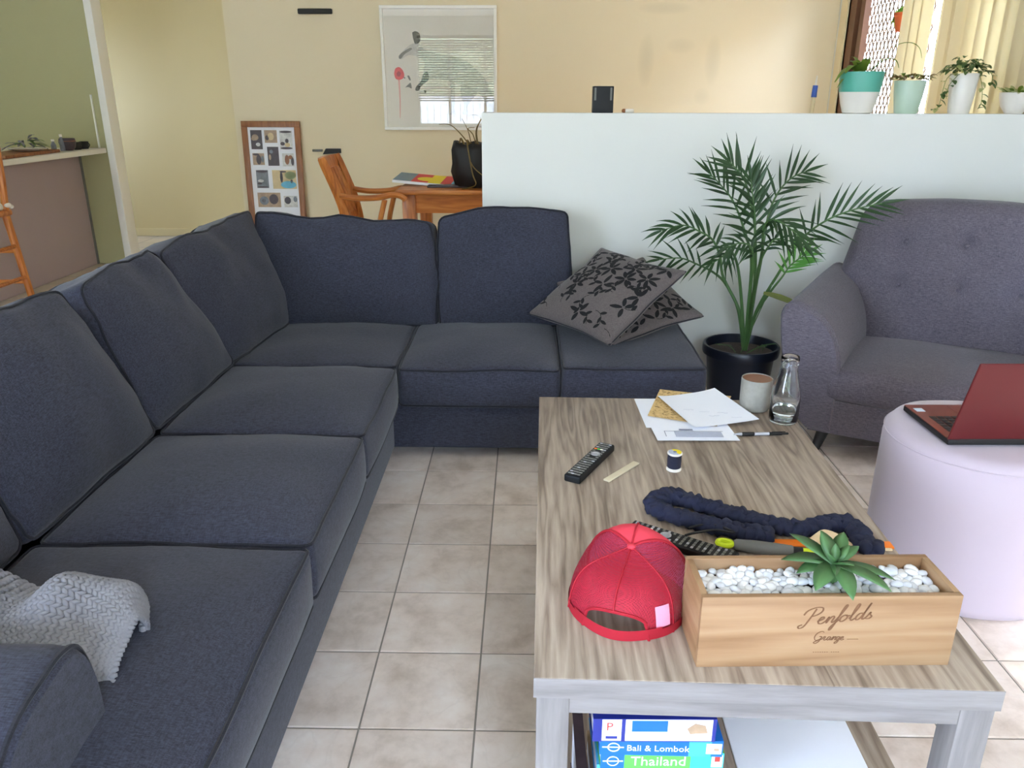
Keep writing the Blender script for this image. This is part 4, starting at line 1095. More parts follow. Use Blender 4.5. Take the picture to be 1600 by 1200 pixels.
# multi tool and orange handles behind the crate
kn = thing('craft_tool', 'grey handled cutter with lime green end behind the crate', 'tool', (.443, 1.306, TT+.013), R(-11))
MB().lathe([(.0085, -.045), (.0115, -.040), (.0125, -.01), (.0118, .03), (.0105, .06), (.009, .062)], 16, M=RX_, cap1=True).build('handle', M['grey_rubber'], kn)
MB().lathe([(.0118, -.0005), (.0122, .0005), (.0122, .0025)], 16, M=RX_ @ Matrix.Translation((0, 0, -.004))).build('ring', M['orange'], kn)
m = MB().tube([(-.062+.013*math.cos(a), .0095*math.sin(a), .001) for a in [2*PI*i/20 for i in range(20)]], .0055, 8, closed=True); m.build('loop_end', M['lime'], kn)
MB().lathe([(.0085, .06), (.0088, .062), (.0088, .078), (.0075, .08)], 14, M=RX_, cap1=True).build('collar', M['matte_black'], kn)
MB().lathe([(.0078, .079), (.0078, .092), (.003, .1)], 14, M=RX_, cap1=True).build('tip', M['lime'], kn)
og = thing('orange_saw', 'long orange flat strip lying behind the crate', 'ruler', (.590, 1.340, TT+.0005), R(-1))
MB().box((-.11, -.013, 0), (.118, .010, .004), .001, 1).build('blade_cover', M['orange'], og)
MB().box((.062, -.020, .0), (.112, -.0135, .0035), .0008, 1).build('pale_edge', M['tan'], og)
cb = thing('cable', 'thin black cable looping beside the black remote', 'cable', (.37, 1.33, TT))
MB().tube(spl([(-.05, .03, .021), (-.02, .042, .022), (.01, .035, .024), (.035, .012, .023), (.0, .02, .0235), (-.04, .012, .0215), (-.06, .004, .0205)], 6), .0026, 6).build('wire', M['matte_black'], cb)
fs = thing('fabric_scrap', 'cream fabric scrap with dark red edge behind the succulent', 'fabric', (.592, 1.330, TT+.006))
def scrap(u, v): return (-.045+.085*u, -.028+.05*v*(1-.75*abs(u-.35)), .004+.013*math.sin(PI*min(1, u*1.1))*(.4+.6*v)+nz((u*.1, v*.1, 0), 12, .006).z)
m = MB(); m.grid(scrap, 14, 9); m.grid(lambda u, v: (scrap(u, v)[0], scrap(u, v)[1], scrap(u, v)[2]+.001), 14, 9); m.build('cloth', M['tan'], fs, sharp=None)
MB().tube([Vector(scrap(u/14, 0))+Vector((0, 0, .001)) for u in range(15)], .003, 6).build('edging', M['red_fabric'], fs)

# ------------------------------------------------------------------ books and board on the lower shelf
SZ = .1303
def book(name, label, z, hgt, x0, x1, y0, y1, spine, group='travel books on the lower shelf', rz=0):
    cx, cy = (x0+x1)/2, (y0+y1)/2
    o = thing(name, label, 'book', (cx, cy, z), R(rz), group)
    a, b = (x1-x0)/2, (y1-y0)/2; t = .0016
    MB().box((-a+.002, -b+.003, t), (a-.003, b-.003, hgt-t)).build('pages', M['pages'], o, smooth=False)
    c = MB(); c.box((-a, -b, 0), (a, b, t)); c.box((-a, -b, hgt-t), (a, b, hgt)); c.box((-a, -b, t), (a, -b+.002, hgt-t))
    c.build('cover', M[spine], o, smooth=False)
    return o, a, b
TX = lambda x, z, b: Matrix.Translation((x, -b-.0004, z)) @ Matrix.Rotation(R(90), 4, 'X')
zz = SZ+.001
o, a, b = book('book', 'thick brown paperback at the bottom of the shelf book stack', zz, .047, .118, .312, .995, 1.15, 'photo_tan'); zz += .0475
o, a, b = book('book', 'navy paperback second from the bottom of the shelf stack', zz, .036, .128, .318, .985, 1.14, 'book_navy'); zz += .0365
o, a, b = book('book', 'pale blue paperback under the green lettered guide', zz, .051, .12, .315, .985, 1.14, 'book_sky'); zz += .0515
o, a, b = book('book', 'green and teal guidebook with Thailand on its spine', zz, .032, .123, .318, .978, 1.13, 'book_green', rz=1)
m = MB(); text_mb(m, 'Thailand', .026, TX(-.050, .007, b), align='LEFT'); m.build('spine_title', M['white_print'], o, smooth=False)
m = MB(); m.box((.045, -b-.0003, .0004), (a, -b, .0316)); m.cur = 1; m.box((.078, -b-.0005, .004), (a-.002, -b-.0002, .028)); m.cur = 2; m.box((-a, -b-.0003, .0004), (-.060, -b, .0316)); m.cur = 3; m.box((.083, -b-.0007, .015), (a-.006, -b-.0004, .027)); m.build('spine_panel', [M['book_teal'], M['white_print'], M['book_blue'], M['red_print']], o, smooth=False, kind='stuff')
m = MB(); m.tube([(-.078+.009*math.cos(i*PI/9), -b-.0006, .016+.009*math.sin(i*PI/9)) for i in range(18)], .0009, 5, closed=True); m.box((-.094, -b-.0009, .0150), (-.062, -b-.0003, .017)); m.build('emblem', M['white_print'], o, smooth=False); zz += .0325
o, a, b = book('book', 'blue guidebook with Bali & Lombok on its spine', zz, .031, .122, .314, .972, 1.13, 'book_blue', rz=-.5)
m = MB(); text_mb(m, 'Bali & Lombok', .0165, TX(-.054, .009, b)); m.build('spine_title', M['white_print'], o, smooth=False)
m = MB(); m.box((.043, -b-.0003, .0004), (.078, -b, .0306)); m.cur = 1; m.box((.070, -b-.0005, .006), (a-.002, -b-.0002, .026)); m.cur = 2; m.box((.082, -b-.0007, .012), (a-.006, -b-.0004, .017)); m.build('spine_panel', [M['book_sky'], M['white_print'], M['photo_tan']], o, smooth=False, kind='stuff')
m = MB(); m.tube([(-.074+.009*math.cos(i*PI/9), -b-.0006, .0155+.008*math.sin(i*PI/9)) for i in range(18)], .0010, 5, closed=True); m.box((-.092, -b-.0009, .0145), (-.058, -b-.0003, .0165)); m.build('emblem', M['white_print'], o, smooth=False); zz += .0315
o, a, b = book('book', 'thick navy and white picture spined book topmost of the shelf stack', zz, .044, .108, .298, .968, 1.12, 'book_navy', rz=.8)
m = MB(); m.box((-a+.014, -b-.0003, .002), (-a+.044, -b, .043)); m.box((-a+.050, -b-.0003, .002), (a-.006, -b, .016)); m.cur = 1; m.box((-a+.050, -b-.0003, .016), (a-.006, -b, .043)); m.cur = 2; m.box((-a+.060, -b-.0006, .020), (-a+.115, -b-.0002, .041)); m.cur = 3; m.prism([(.055, .016), (.082, .018), (.078, .032), (.062, .036), (.05, .026)], .0, .0006, M=TX(0, 0, b)); m.cur = 4; m.box((-a+.020, -b-.0006, .006), (-a+.038, -b-.0002, .011))
m.build('spine_picture', [M['white_print'], M['pages'], M['book_blue'], M['photo_tan'], M['book_navy']], o, smooth=False)
m = MB(); text_mb(m, 'P', .022, TX(-a+.020, .022, b)); m.build('spine_title', M['red_print'], o, smooth=False)
o, a, b = book('book', 'grey paperback leaning low at the left of the shelf', SZ, .12, .088, .106, .985, 1.12, 'photo_dark')
wb = thing('white_board', 'large white board lying flat on the lower table shelf', 'board', (.510, 1.33, SZ), R(-1))
MB().box((-.118, -.36, 0), (.118, .36, .006), .002, 1).build('sheet', M['paper'], wb)

# ------------------------------------------------------------------ pots and small things on the half wall
HZ = 1.2102; HY = 3.555
def leafblade(base, d, L, w, mat, parent, droop=.3, N=6, fold=.3, name='leaf'):
    d = Vector(d).normalized(); side = d.cross(Vector((0, 0, 1)))
    side = side.normalized() if side.length > 1e-3 else Vector((1, 0, 0)); up = side.cross(d)
    V = []; F = []; base = Vector(base)
    for i in range(N+1):
        t = i/N; c = base+d*L*t+Vector((0, 0, -1))*droop*L*t*t; ww = w*math.sin(PI*(.06+.9*t))**.8+.0002
        V += [c-side*ww+up*ww*fold, c, c+side*ww+up*ww*fold]
    for i in range(N):
        a = i*3; F += [(a, a+1, a+4, a+3), (a+1, a+2, a+5, a+4)]
    return MB().add(V, F).build(name, mat, parent, sharp=None)
def pot_thing(label, x, r0, r1, h, mat, y=HY, name='potted_plant'):
    o = thing(name, label, 'potted plant', (x, y, HZ))
    MB().lathe([(r0*.92, 0), (r0, .004), ((r0+r1)/2*1.03, h*.5), (r1, h-.003), (r1-.0015, h), (r1-.005, h-.001), (r1-.006, h-.012)], 36).build('pot', mat, o)
    MB().lathe([(.001, h-.012), (r1-.0055, h-.012)], 28, cap0=False).build('soil', M['soil'], o)
    return o
p1 = thing('potted_plant', 'strappy leaved plant in a two tone teal and white pot', 'potted plant', (1.390, HY, HZ))
pr1 = [(.052, 0), (.058, .003), (.070, .040), (.0800, .085), (.0865, .158)]
MB().lathe(pr1[:4]+[(.0802, .0855)], 40).build('pot', M['white'], p1)
MB().lathe([(.0803, .0852), (.0812, .090), (.0870, .160), (.0872, .163), (.0845, .1632), (.083, .150)], 40).build('glazed_rim', M['teal'], p1)
MB().lathe([(.001, .150), (.0835, .150)], 28, cap0=False).build('soil', M['soil'], p1)
for (dx, dy, dz, L, w, dr) in ((-.5, -.4, 1.1, .16, .020, .55), (-.3, .3, 1.4, .16, .018, .5), (-.7, -.5, 1.3, .17, .018, .8), (-.1, -.6, 1.3, .15, .018, .5), (-.9, -.3, 1.2, .17, .016, .95), (-.4, -.6, 1.4, .15, .018, .6), (.15, -.3, 1.3, .10, .012, .3), (.0, .5, 1.2, .09, .012, .4), (-.9, -.2, .8, .11, .012, 1.1), (.5, -.3, .9, .10, .010, .5), (.9, .1, .8, .13, .010, .7), (.6, -.5, .5, .075, .010, .4), (-.2, -.6, 1.1, .09, .014, 1.0)):
    leafblade((dx*.025, dy*.02, .15), (dx, dy, dz), L, w, M['leaf'], p1, dr)
for P, r in ((((.02, -.01, .15), (.055, -.02, .20), (.11, -.03, .262), (.165, -.03, .274), (.205, -.03, .255), (.222, -.03, .215)), .0042), (((.02, -.01, .15), (.05, -.02, .19), (.085, -.03, .214), (.12, -.03, .206), (.135, -.03, .178)), .006)):
    S = spl(P, 6); n = len(S); MB().tube(S, [r*(1-.8*(i/n)**2) for i in range(n)], 6, flat=.4).build('leaf', M['leaf'], p1, sharp=None)
p2 = pot_thing('low brown succulents in a pale aqua pot', 1.595, .046, .0625, .130, M['pale_teal'])
r2 = random.Random(11)
for k in range(90):
    a = r2.uniform(0, 6.28); rr = .074*math.sqrt(r2.random()); c = (rr*math.cos(a), rr*math.sin(a)*.85, .132+r2.uniform(0, .016))
    leafblade(c, (math.cos(a)*.9+r2.uniform(-.5, .5), math.sin(a)*.9+r2.uniform(-.5, .5), r2.uniform(.1, 1.3)), r2.uniform(.022, .036), .0065, M['leaf_brown' if k % 4 else 'leaf'], p2, .5, 4, .5)
p3 = pot_thing('trailing ivy like plant in a tall white pot', 1.815, .041, .056, .158, M['white'])
for k in range(110):
    a = r2.uniform(0, 6.28); rr = .088*math.sqrt(r2.random()); c = (rr*math.cos(a), rr*math.sin(a)*.8, .160+(.055*(1-(rr/.09)**2))*r2.uniform(.5, 1.25))
    leafblade(c, (math.cos(a)+r2.uniform(-.5, .5), math.sin(a)+r2.uniform(-.5, .5), r2.uniform(-.1, .8)), r2.uniform(.024, .036), .0105, M['leaf_dark' if k % 5 else 'leaf_var'], p3, .6, 4, .3)
for P in (((-.05, -.02, .16), (-.085, -.03, .14), (-.095, -.03, .09), (-.10, -.03, .035), (-.115, -.03, .012)), ((.05, -.02, .16), (.08, -.03, .165), (.10, -.03, .14), (.095, -.03, .11)), ((.045, -.03, .155), (.06, -.04, .10), (.065, -.045, .045), (.055, -.045, .02)), ((-.04, -.03, .155), (-.075, -.035, .11), (-.08, -.04, .06))):
    S = spl(P, 5); v = MB().tube(S, .0012, 5).build('vine', M['leaf'], p3)
    for i in range(1, len(S), 2):
        leafblade(S[i], (r2.uniform(-1, 1), r2.uniform(-1, .2), r2.uniform(-.6, .6)), .026, .0105, M['leaf_dark' if r2.random() < .6 else 'leaf_var'], v, .4, 4, .3)
p4 = thing('potted_plant', 'pale variegated leaves in a small white bowl at the wall end', 'potted plant', (2.045, HY, HZ))
MB().lathe([(.030, 0), (.034, .003), (.052, .028), (.063, .062), (.0655, .084), (.063, .085), (.060, .07)], 36).build('bowl', M['white'], p4)
MB().lathe([(.001, .072), (.0605, .072)], 28, cap0=False).build('soil', M['soil'], p4)
for k in range(44):
    a = r2.uniform(0, 6.28); rr = .055*math.sqrt(r2.random())
    leafblade((rr*math.cos(a), rr*math.sin(a), .078), (math.cos(a)+r2.uniform(-.3, .3), math.sin(a), r2.uniform(.2, 1.6)), r2.uniform(.04, .075), .009, M['leaf_var' if k % 3 else 'leaf'], p4, .3, 4, .3)
S = spl(((.02, 0, .08), (.04, -.01, .13), (.05, -.01, .17)), 4); v = MB().tube(S, .0013, 5).build('vine', M['leaf'], p4)
for i in range(2, len(S)): leafblade(S[i], (r2.uniform(-1, 1), -.5, r2.uniform(-.2, .6)), .03, .010, M['leaf_dark'], v, .3, 4, .3)
bb = thing('black_box', 'small black upright box standing on the white half wall', 'box', (.318, HY, HZ))
MB().box((-.043, -.03, 0), (.043, .03, .106), .003, 2).build('case', M['black'], bb)
MB().box((-.038, -.0306, .05), (-.030, -.0298, .1)).box((.028, -.0306, .05), (.036, -.0298, .1)).build('side_stripes', M['grey_rubber'], bb, smooth=False)
wl = thing('lighter', 'tiny white and dark capsule lying on the half wall by the black box', 'lighter', (.425, HY, HZ+.0085))
MB().lathe([(.004, -.012), (.008, -.008), (.008, .022), (.006, .026)], 14, M=RX_, cap1=True).build('body', M['white'], wl)
MB().lathe([(.004, -.024), (.0082, -.020), (.0082, -.010), (.004, -.009)], 14, M=RX_, cap1=True).build('cap', M['frame_brown'], wl)
st = thing('stick', 'thin pale stick with blue grip standing behind the half wall', 'stick', (1.395, 4.2, 0))
MB().tube([(0, 0, 0), (.026, 0, 1.28)], [.011, .010], 12).build('shaft', M['vane'], st)
MB().tube([(.0262, 0, 1.275), (.0275, 0, 1.33)], [.0135, .0125], 14).build('blue_grip', M['blue'], st)
MB().tube([(.0275, 0, 1.33), (.030, 0, 1.375)], [.006, .003], 10).build('tip', M['white'], st)

# ------------------------------------------------------------------ picture and frame and brackets on the back wall
PW, PH = .850, .858
pc_ = thing('framed_picture', 'large white framed picture of a wallaby and a red flower on the wall', 'picture', (-1.077, YB-.004, 1.038))
fw = .022
for nm, a, b in (('frame_rail', (0, -.032, PH-fw), (PW, 0, PH)), ('frame_rail', (0, -.032, 0), (PW, 0, fw)), ('frame_stile', (0, -.032, fw), (fw, 0, PH-fw)), ('frame_stile', (PW-fw, -.032, fw), (PW, 0, PH-fw))):
    MB().box(a, b, .003, 1).build(nm, M['white_trim'], pc_)
art = MB().box((fw, -.010, fw), (PW-fw, -.006, PH-fw)).build('print', M['art_paper'], pc_, smooth=False)
def AP(cx, cy):
    l = 70+48*(cy-50)/1110; return ((cx-l)/(1125-l)*PW, (1-(cy-50)/1135)*PH)
AM = Matrix.Translation((0, -.0102, 0)) @ Matrix.Rotation(R(90), 4, 'X')
def shape(name, pts, mat, z=.0004, smoothn=4):
    P = spl([(*AP(*p), 0) for p in pts]+[(*AP(*pts[0]), 0)], smoothn)[:-1]
    MB().prism([(p.x, p.y) for p in P], 0, z, M=AM).build(name, mat, art, smooth=False)
shape('drawn_body', [(430, 420), (500, 450), (600, 480), (720, 500), (820, 530), (910, 590), (990, 670), (1050, 760), (1095, 900), (1100, 1000), (1045, 1000), (1010, 900), (950, 830), (840, 770), (700, 730), (600, 705), (510, 700), (465, 640), (480, 560), (450, 500)], M['grey_art'])
shape('drawn_head', [(242, 500), (300, 435), (360, 390), (430, 385), (480, 470), (495, 560), (455, 530), (400, 500), (330, 492), (270, 525), (246, 522)], M['grey_art'], .0006)
shape('drawn_ear', [(365, 288), (395, 276), (432, 300), (436, 365), (395, 392), (374, 345)], M['grey_art_dark'], .0008)
shape('drawn_muzzle', [(242, 500), (270, 470), (345, 425), (360, 440), (300, 480), (265, 520), (246, 520)], M['grey_art_dark'], .0008)
shape('drawn_arm', [(500, 640), (512, 710), (445, 770), (425, 812), (392, 812), (400, 775), (440, 730), (465, 660)], M['grey_art_dark'], .0008)
shape('drawn_leg', [(705, 725), (745, 730), (748, 1000), (760, 1035), (700, 1035), (712, 990)], M['grey_art'], .0008)
shape('drawn_leg', [(800, 760), (970, 780), (900, 900), (860, 960), (865, 1030), (815, 1030), (830, 960), (800, 860)], M['grey_art'], .0007)
shape('drawn_flower', [(200, 660), (212, 612), (250, 600), (285, 640), (290, 690), (255, 715), (215, 705)], M['art_red'], .0006)
shape('drawn_flower_heart', [(222, 655), (240, 635), (262, 655), (250, 685), (228, 680)], M['seam_red'], .0008)
shape('drawn_stem', [(236, 705), (250, 705), (258, 900), (256, 1060), (250, 1060), (248, 900)], M['art_pink'], .0005, 2)
for q in ([(318, 680), (335, 676), (350, 715), (338, 718)], [(300, 785), (335, 750), (350, 745), (358, 795), (330, 782)], [(466, 810), (490, 815), (480, 842)], [(280, 690), (300, 692), (297, 706)]): shape('drawn_leaf', q, M['grey_art_dark'], .0007, 3)
MB().box((fw*.8, -.024, fw*.8), (PW-fw*.8, -.0215, PH-fw*.8)).build('glass_pane', M['pane'], pc_, smooth=False)
# photo collage frame leaning on the wall
cf = thing('photo_frame', 'tall brown wooden collage frame of ten photos leaning on the wall', 'photo frame', (-2.172, YB-.062, 0), rot=(R(-2.6), 0, 0))
CW, CH = .447, 1.100; s_ = .000594
bw_ = .044
for nm, a, b in (('frame_rail', (0, -.022, CH-bw_), (CW, 0, CH)), ('frame_rail', (0, -.022, 0), (CW, 0, bw_)), ('frame_stile', (0, -.022, bw_), (bw_, 0, CH-bw_)), ('frame_stile', (CW-bw_, -.022, bw_), (CW, 0, CH-bw_))):
    MB().box(a, b, .003, 1).build(nm, M['frame_brown'], cf)
mt = MB().box((bw_, -.010, bw_), (CW-bw_, -.004, CH-bw_)).build('mat_board', M['paper'], cf, smooth=False)
def photo(x0, x1, y0, y1, mats, bits):
    X = lambda c: (c-95-22*(y0-85)/1000)*s_; Z = lambda c: CH-(c-85)*s_
    m = MB(); m.box((X(x0), -.0125, Z(y1)), (X(x1), -.0098, Z(y0)))
    for mi, a, b, c, d in bits:
        m.cur = mi; xx = lambda t: X(x0)+(X(x1)-X(x0))*t; zz_ = lambda t: Z(y1)+(Z(y0)-Z(y1))*t
        m.lathe([(1.0, 0), (1.0, .0006)], 14, M=Matrix.Translation((xx(a), -.0128, zz_(b))) @ Matrix.Rotation(R(90), 4, 'X') @ Matrix.Diagonal((abs(xx(c)-xx(0)), abs(zz_(d)-zz_(0)), 1, 1)), cap1=True)
    m.build('photo', [M[k] for k in mats], mt, smooth=False)
photo(205, 350, 195, 430, ['photo_dark', 'photo_tan', 'photo_pale'], [(1, .4, .62, .3, .16), (2, .62, .25, .2, .1), (1, .25, .55, .2, .1)])
photo(385, 545, 195, 350, ['photo_tan', 'photo_sand', 'photo_dark'], [(1, .5, .5, .25, .3), (2, .2, .4, .15, .2)])
photo(580, 740, 200, 430, ['photo_pale', 'photo_dark', 'photo_sand'], [(1, .5, .93, .48, .06), (1, .5, .06, .48, .06), (1, .56, .45, .14, .12), (2, .58, .24, .22, .12), (1, .2, .3, .18, .1)])
photo(215, 365, 480, 625, ['photo_tan', 'photo_dark', 'photo_grey'], [(1, .52, .45, .22, .42), (2, .85, .5, .12, .3), (1, .3, .9, .28, .09)])
photo(410, 555, 400, 635, ['photo_dark', 'photo_tan', 'photo_grey'], [(2, .35, .75, .16, .1), (1, .2, .45, .1, .15)])
photo(600, 750, 480, 640, ['photo_pale', 'frame_brown', 'photo_dark'], [(1, .4, .5, .2, .38), (2, .86, .38, .13, .33), (1, .7, .7, .18, .16)])
photo(245, 400, 690, 915, ['photo_grey', 'photo_dark', 'photo_pale'], [(1, .5, .93, .48, .07), (1, .5, .05, .48, .05), (2, .35, .4, .25, .08), (1, .25, .25, .2, .06)])
photo(455, 765, 690, 925, ['photo_sand', 'photo_blue', 'hedge', 'photo_dark'], [(2, .76, .72, .23, .22), (1, .66, .22, .33, .2), (3, .38, .62, .06, .3), (3, .8, .4, .05, .1), (3, .46, .92, .14, .05)])
photo(245, 545, 975, 1160, ['photo_tan', 'photo_dark', 'photo_grey'], [(1, .7, .55, .2, .35), (2, .28, .45, .2, .3), (1, .26, .45, .08, .12)])
photo(590, 765, 1015, 1160, ['photo_pale', 'photo_dark', 'photo_grey'], [(1, .28, .6, .24, .33), (2, .85, .7, .14, .25)])
b1 = thing('wall_bracket', 'black bar shaped bracket high on the cream wall', 'bracket', (-1.546, YB, 1.858))
MB().box((-.125, -.03, -.020), (.125, 0, .016), .008, 2).build('bar', M['matte_black'], b1)
MB().box((-.10, -.012, -.012), (.10, .004, .010)).build('plate', M['black'], b1)
b2 = thing('wall_bracket', 'low black and grey bracket on the cream wall above the dining chair', 'bracket', (-1.495, YB, .884))
MB().prism([(-.07, -.026), (.066, -.016), (.066, .016), (-.045, .016)], 0, .03, M=Matrix.Rotation(R(90), 4, 'X')).build('bar', M['matte_black'], b2)
MB().box((-.152, -.02, -.007), (-.075, 0, .010), .003, 1).build('grey_end', M['grey_rubber'], b2)

# ------------------------------------------------------------------ dining table, chair and what is on it
dt = thing('dining_table', 'honey coloured timber dining table behind the half wall', 'table', (0, 5.28, 0))
x0, x1, y0, y1 = -.785, .85, -.47, .47
MB().box((x0, y0, .722), (x1, y1, .75), .006, 2).build('tabletop', M['honey_x'], dt)
for x in (x0+.035, x1-.115):
    for y in (y0+.03, y1-.11): MB().box((x, y, 0), (x+.08, y+.08, .722), .003, 1).build('leg', M['honey'], dt)
MB().box((x0+.1, y0+.045, .61), (x1-.1, y0+.065, .722)).build('apron', M['honey_x'], dt)
MB().box((x0+.1, y1-.065, .61), (x1-.1, y1-.045, .722)).build('apron', M['honey_x'], dt)
for x in (x0+.05, x1-.07): MB().box((x, y0+.1, .61), (x+.02, y1-.1, .722)).build('apron', M['honey'], dt)
ch = thing('dining_chair', 'honey timber carver chair with curved arms at the dining table', 'chair', (-1.0, 4.95, -.0))
for y in (-.19, .19):
    MB().tube(spl([(-.10, y, 0), (-.065, y, .25), (-.065, y, .45), (-.10, y, .67), (-.20, y, .935)], 5), [.026]*20+[.022], 4, flat=.75, up=(0, 1, 0)).build('leg', M['honey'], ch)
    MB().tube([(.36, y, 0), (.36, y*.9, .43)], .024, 4, up=(1, 1, 0)).build('leg', M['honey'], ch)
    MB().tube(spl([(-.105, y, .722), (.0, y, .708), (.12, y, .712), (.20, y, .728), (.255, y, .722), (.285, y, .700)], 5), .0175, 8, up=(0, 0, 1)).build('arm', M['honey_x'], ch)
    MB().tube(spl([(.105, y, .43), (.12, y, .55), (.16, y, .70)], 5), .016, 8).build('arm_post', M['honey'], ch)
    MB().box((-.06, y-.012, .2), (.35, y+.012, .23)).build('stretcher', M['honey_x'], ch)
MB().box((-.09, -.20, .43), (.385, .20, .465), .012, 2).build('seat', M['honey_x'], ch)
for (z0, z1, x) in ((.84, .935, -.183), (.56, .62, -.085)):
    def rl(u, v): return (x-.02*(1-(2*u-1)**2)-.32*(z0+(z1-z0)*v-(z0+z1)/2), -.19+.38*u, z0+(z1-z0)*v)
    m = MB(); m.grid(rl, 12, 4); m.grid(lambda u, v: (rl(u, v)[0]-.022, rl(u, v)[1], rl(u, v)[2]), 12, 4)
    m.add([rl(0, 0), rl(1, 0), rl(1, 1), rl(0, 1)]+[(p[0]-.022, p[1], p[2]) for p in (rl(0, 0), rl(1, 0), rl(1, 1), rl(0, 1))], [(0, 4, 7, 3), (1, 2, 6, 5)])
    m.add([rl(i/11, 1) for i in range(12)]+[(rl(i/11, 1)[0]-.022, rl(i/11, 1)[1], rl(i/11, 1)[2]) for i in range(12)], [(i, i+1, 13+i, 12+i) for i in range(11)])
    m.build('back_rail', M['honey'], ch)
for y in (-.11, -.037, .037, .11): MB().tube([(-.088, y, .60), (-.125, y, .72), (-.185, y, .87)], .014, 4, flat=.5, up=(0, 1, 0)).build('back_slat', M['honey'], ch)
fd = thing('folder', 'dark flat folder under the striped booklet on the dining table', 'folder', (-.44, 5.05, .7505))
MB().box((-.17, -.10, 0), (.17, .12, .012), .003, 1).build('cover', M['photo_dark'], fd)
bk = thing('striped_booklet', 'bright striped red yellow and blue board lying on the dining table', 'board', (-.63, 5.17, .772), rot=(R(5), R(4.5), R(-4)))
m = MB(); xs = [-.20, -.085, .02, .10, .165, .20]
for i, mi in enumerate((0, 1, 2, 1, 3)):
    m.cur = mi; m.box((xs[i], -.13, 0), (xs[i+1], .13, .012))
m.build('board', [M['slate_print'], M['red_print'], M['yellow'], M['cyan_print']], bk, smooth=False)
MB().lathe([(.062, 0), (.062, .0006)], 24, (.0, -.02, .012), cap1=True).build('yellow_disc', M['yellow'], bk, smooth=False)
MB().box((-.2, -.135, -.004), (.2, -.130, .012)).build('white_edge', M['white_print'], bk, smooth=False)
dp = thing('dark_planter', 'rough dark planter with long curving stems on the dining table', 'potted plant', (-.325, 5.0, .7505))
m = MB(); m.lathe([(.07, 0), (.11, .02), (.135, .09), (.125, .16), (.14, .22), (.12, .265), (.09, .25), (.001, .24)], 40)
m.v = [tuple(Vector(p)+nz(p, 22, .024)+nz(p, 60, .008)) for p in m.v]; m.v = [(p[0], p[1], max(0, p[2])) for p in m.v]
m.build('pot', M['matte_black'], dp, sharp=None)
for P, r in ((((-.02, -.02, .24), (-.06, -.04, .30), (-.13, -.06, .365), (-.20, -.06, .37)), .007), (((.0, -.05, .22), (-.03, -.12, .28), (.0, -.15, .10), (.02, -.17, .03), (-.06, -.20, .008)), .006), (((-.04, -.08, .24), (.0, -.14, .14), (.08, -.16, .07)), .006), (((-.01, 0, .24), (-.03, -.01, .33), (-.065, -.02, .40)), .0055), (((.02, -.02, .24), (.0, -.03, .31), (-.03, -.03, .345), (.01, -.03, .35)), .0065), (((.03, -.02, .24), (.02, -.03, .33), (.05, -.03, .40)), .012), (((-.05, -.05, .25), (-.07, -.06, .29), (-.08, -.06, .26)), .012)):
    S = spl(P, 6); n = len(S); MB().tube(S, [r*(1-.6*i/n) for i in range(n)], 6, flat=.6).build('stem', M['leaf_brown'], dp, sharp=None)

# ------------------------------------------------------------------ kitchen counter, what stands on it, bar stool
kc = thing('kitchen_counter', 'kitchen breakfast bar with white top and lilac grey panel', 'counter', (-3.46, 5.0, 0))
MB().box((-.9, -1.3, .862), (.213, 1.297, .900), .006, 2).build('benchtop', M['counter'], kc)
MB().box((-.72, -1.2, 0), (0, 1.29, .862)).build('panel', M['lilac'], kc)
MB().box((.0, 1.270, 0), (.006, 1.296, .862)).build('corner_strip', M['grey_rubber'], kc)
spb = MB().box((-.9, 1.288, .900), (.165, 1.299, 1.285)).build('splashback', M['wall_grey'], kc)
MB().box((.160, 1.284, .900), (.170, 1.299, 1.285)).build('edge_trim', M['white_trim'], spb)
CX = -3.36; CZ = .9005
cb_ = thing('chopping_board', 'brown wooden board near the stool end of the counter', 'board', (CX-.05, 5.40, CZ), R(3))
MB().box((-.13, -.33, 0), (.13, .35, .022), .006, 2).build('board', M['frame_brown'], cb_)
pl = thing('plate', 'pale plate heaped with grey green leaves on the counter board', 'plate', (CX-.02, 5.52, CZ+.0225))
MB().lathe([(.06, 0), (.075, .004), (.12, .018), (.122, .021), (.074, .009), (.001, .007)], 32).build('dish', M['white'], pl)
for k in range(22):
    a = r2.uniform(0, 6.28); leafblade((.03*math.cos(a), .05*math.sin(a)-.02, .012+r2.uniform(0, .07)), (math.cos(a), math.sin(a)*1.5, r2.uniform(-.1, 1.0)), r2.uniform(.06, .13), .013, M['knit' if k % 3 else 'leaf_dark'], pl, .4, 4)
for y, h, r, mt_, lab in ((5.79, .085, .018, 'white', 'small white bottle between the plate and the brown bowl on the counter'), (5.90, .115, .017, 'white', 'taller white bottle beside the brown bowl on the counter')):
    o = thing('small_bottle', lab, 'bottle', (CX, y, CZ)); MB().lathe([(r*.9, 0), (r, .004), (r, h*.55), (r*.5, h*.75), (r*.45, h*.86)], 18).build('body', M['photo_grey'], o)
    MB().lathe([(r*.6, h*.84), (r*.6, h), (r*.3, h)], 14, cap1=True).build('cap', M[mt_], o)
o = thing('bowl', 'brown pottery bowl on the counter left of the dark cups', 'bowl', (CX+.01, 5.955, CZ)); MB().lathe([(.03, 0), (.05, .02), (.058, .06), (.052, .085), (.048, .085), (.05, .05), (.001, .02)], 28).build('body', M['photo_dark'], o); MB().tube([(.056*math.cos(i*PI/12), .056*math.sin(i*PI/12), .066) for i in range(24)], .0025, 6, closed=True).build('rim', M['frame_brown'], o)
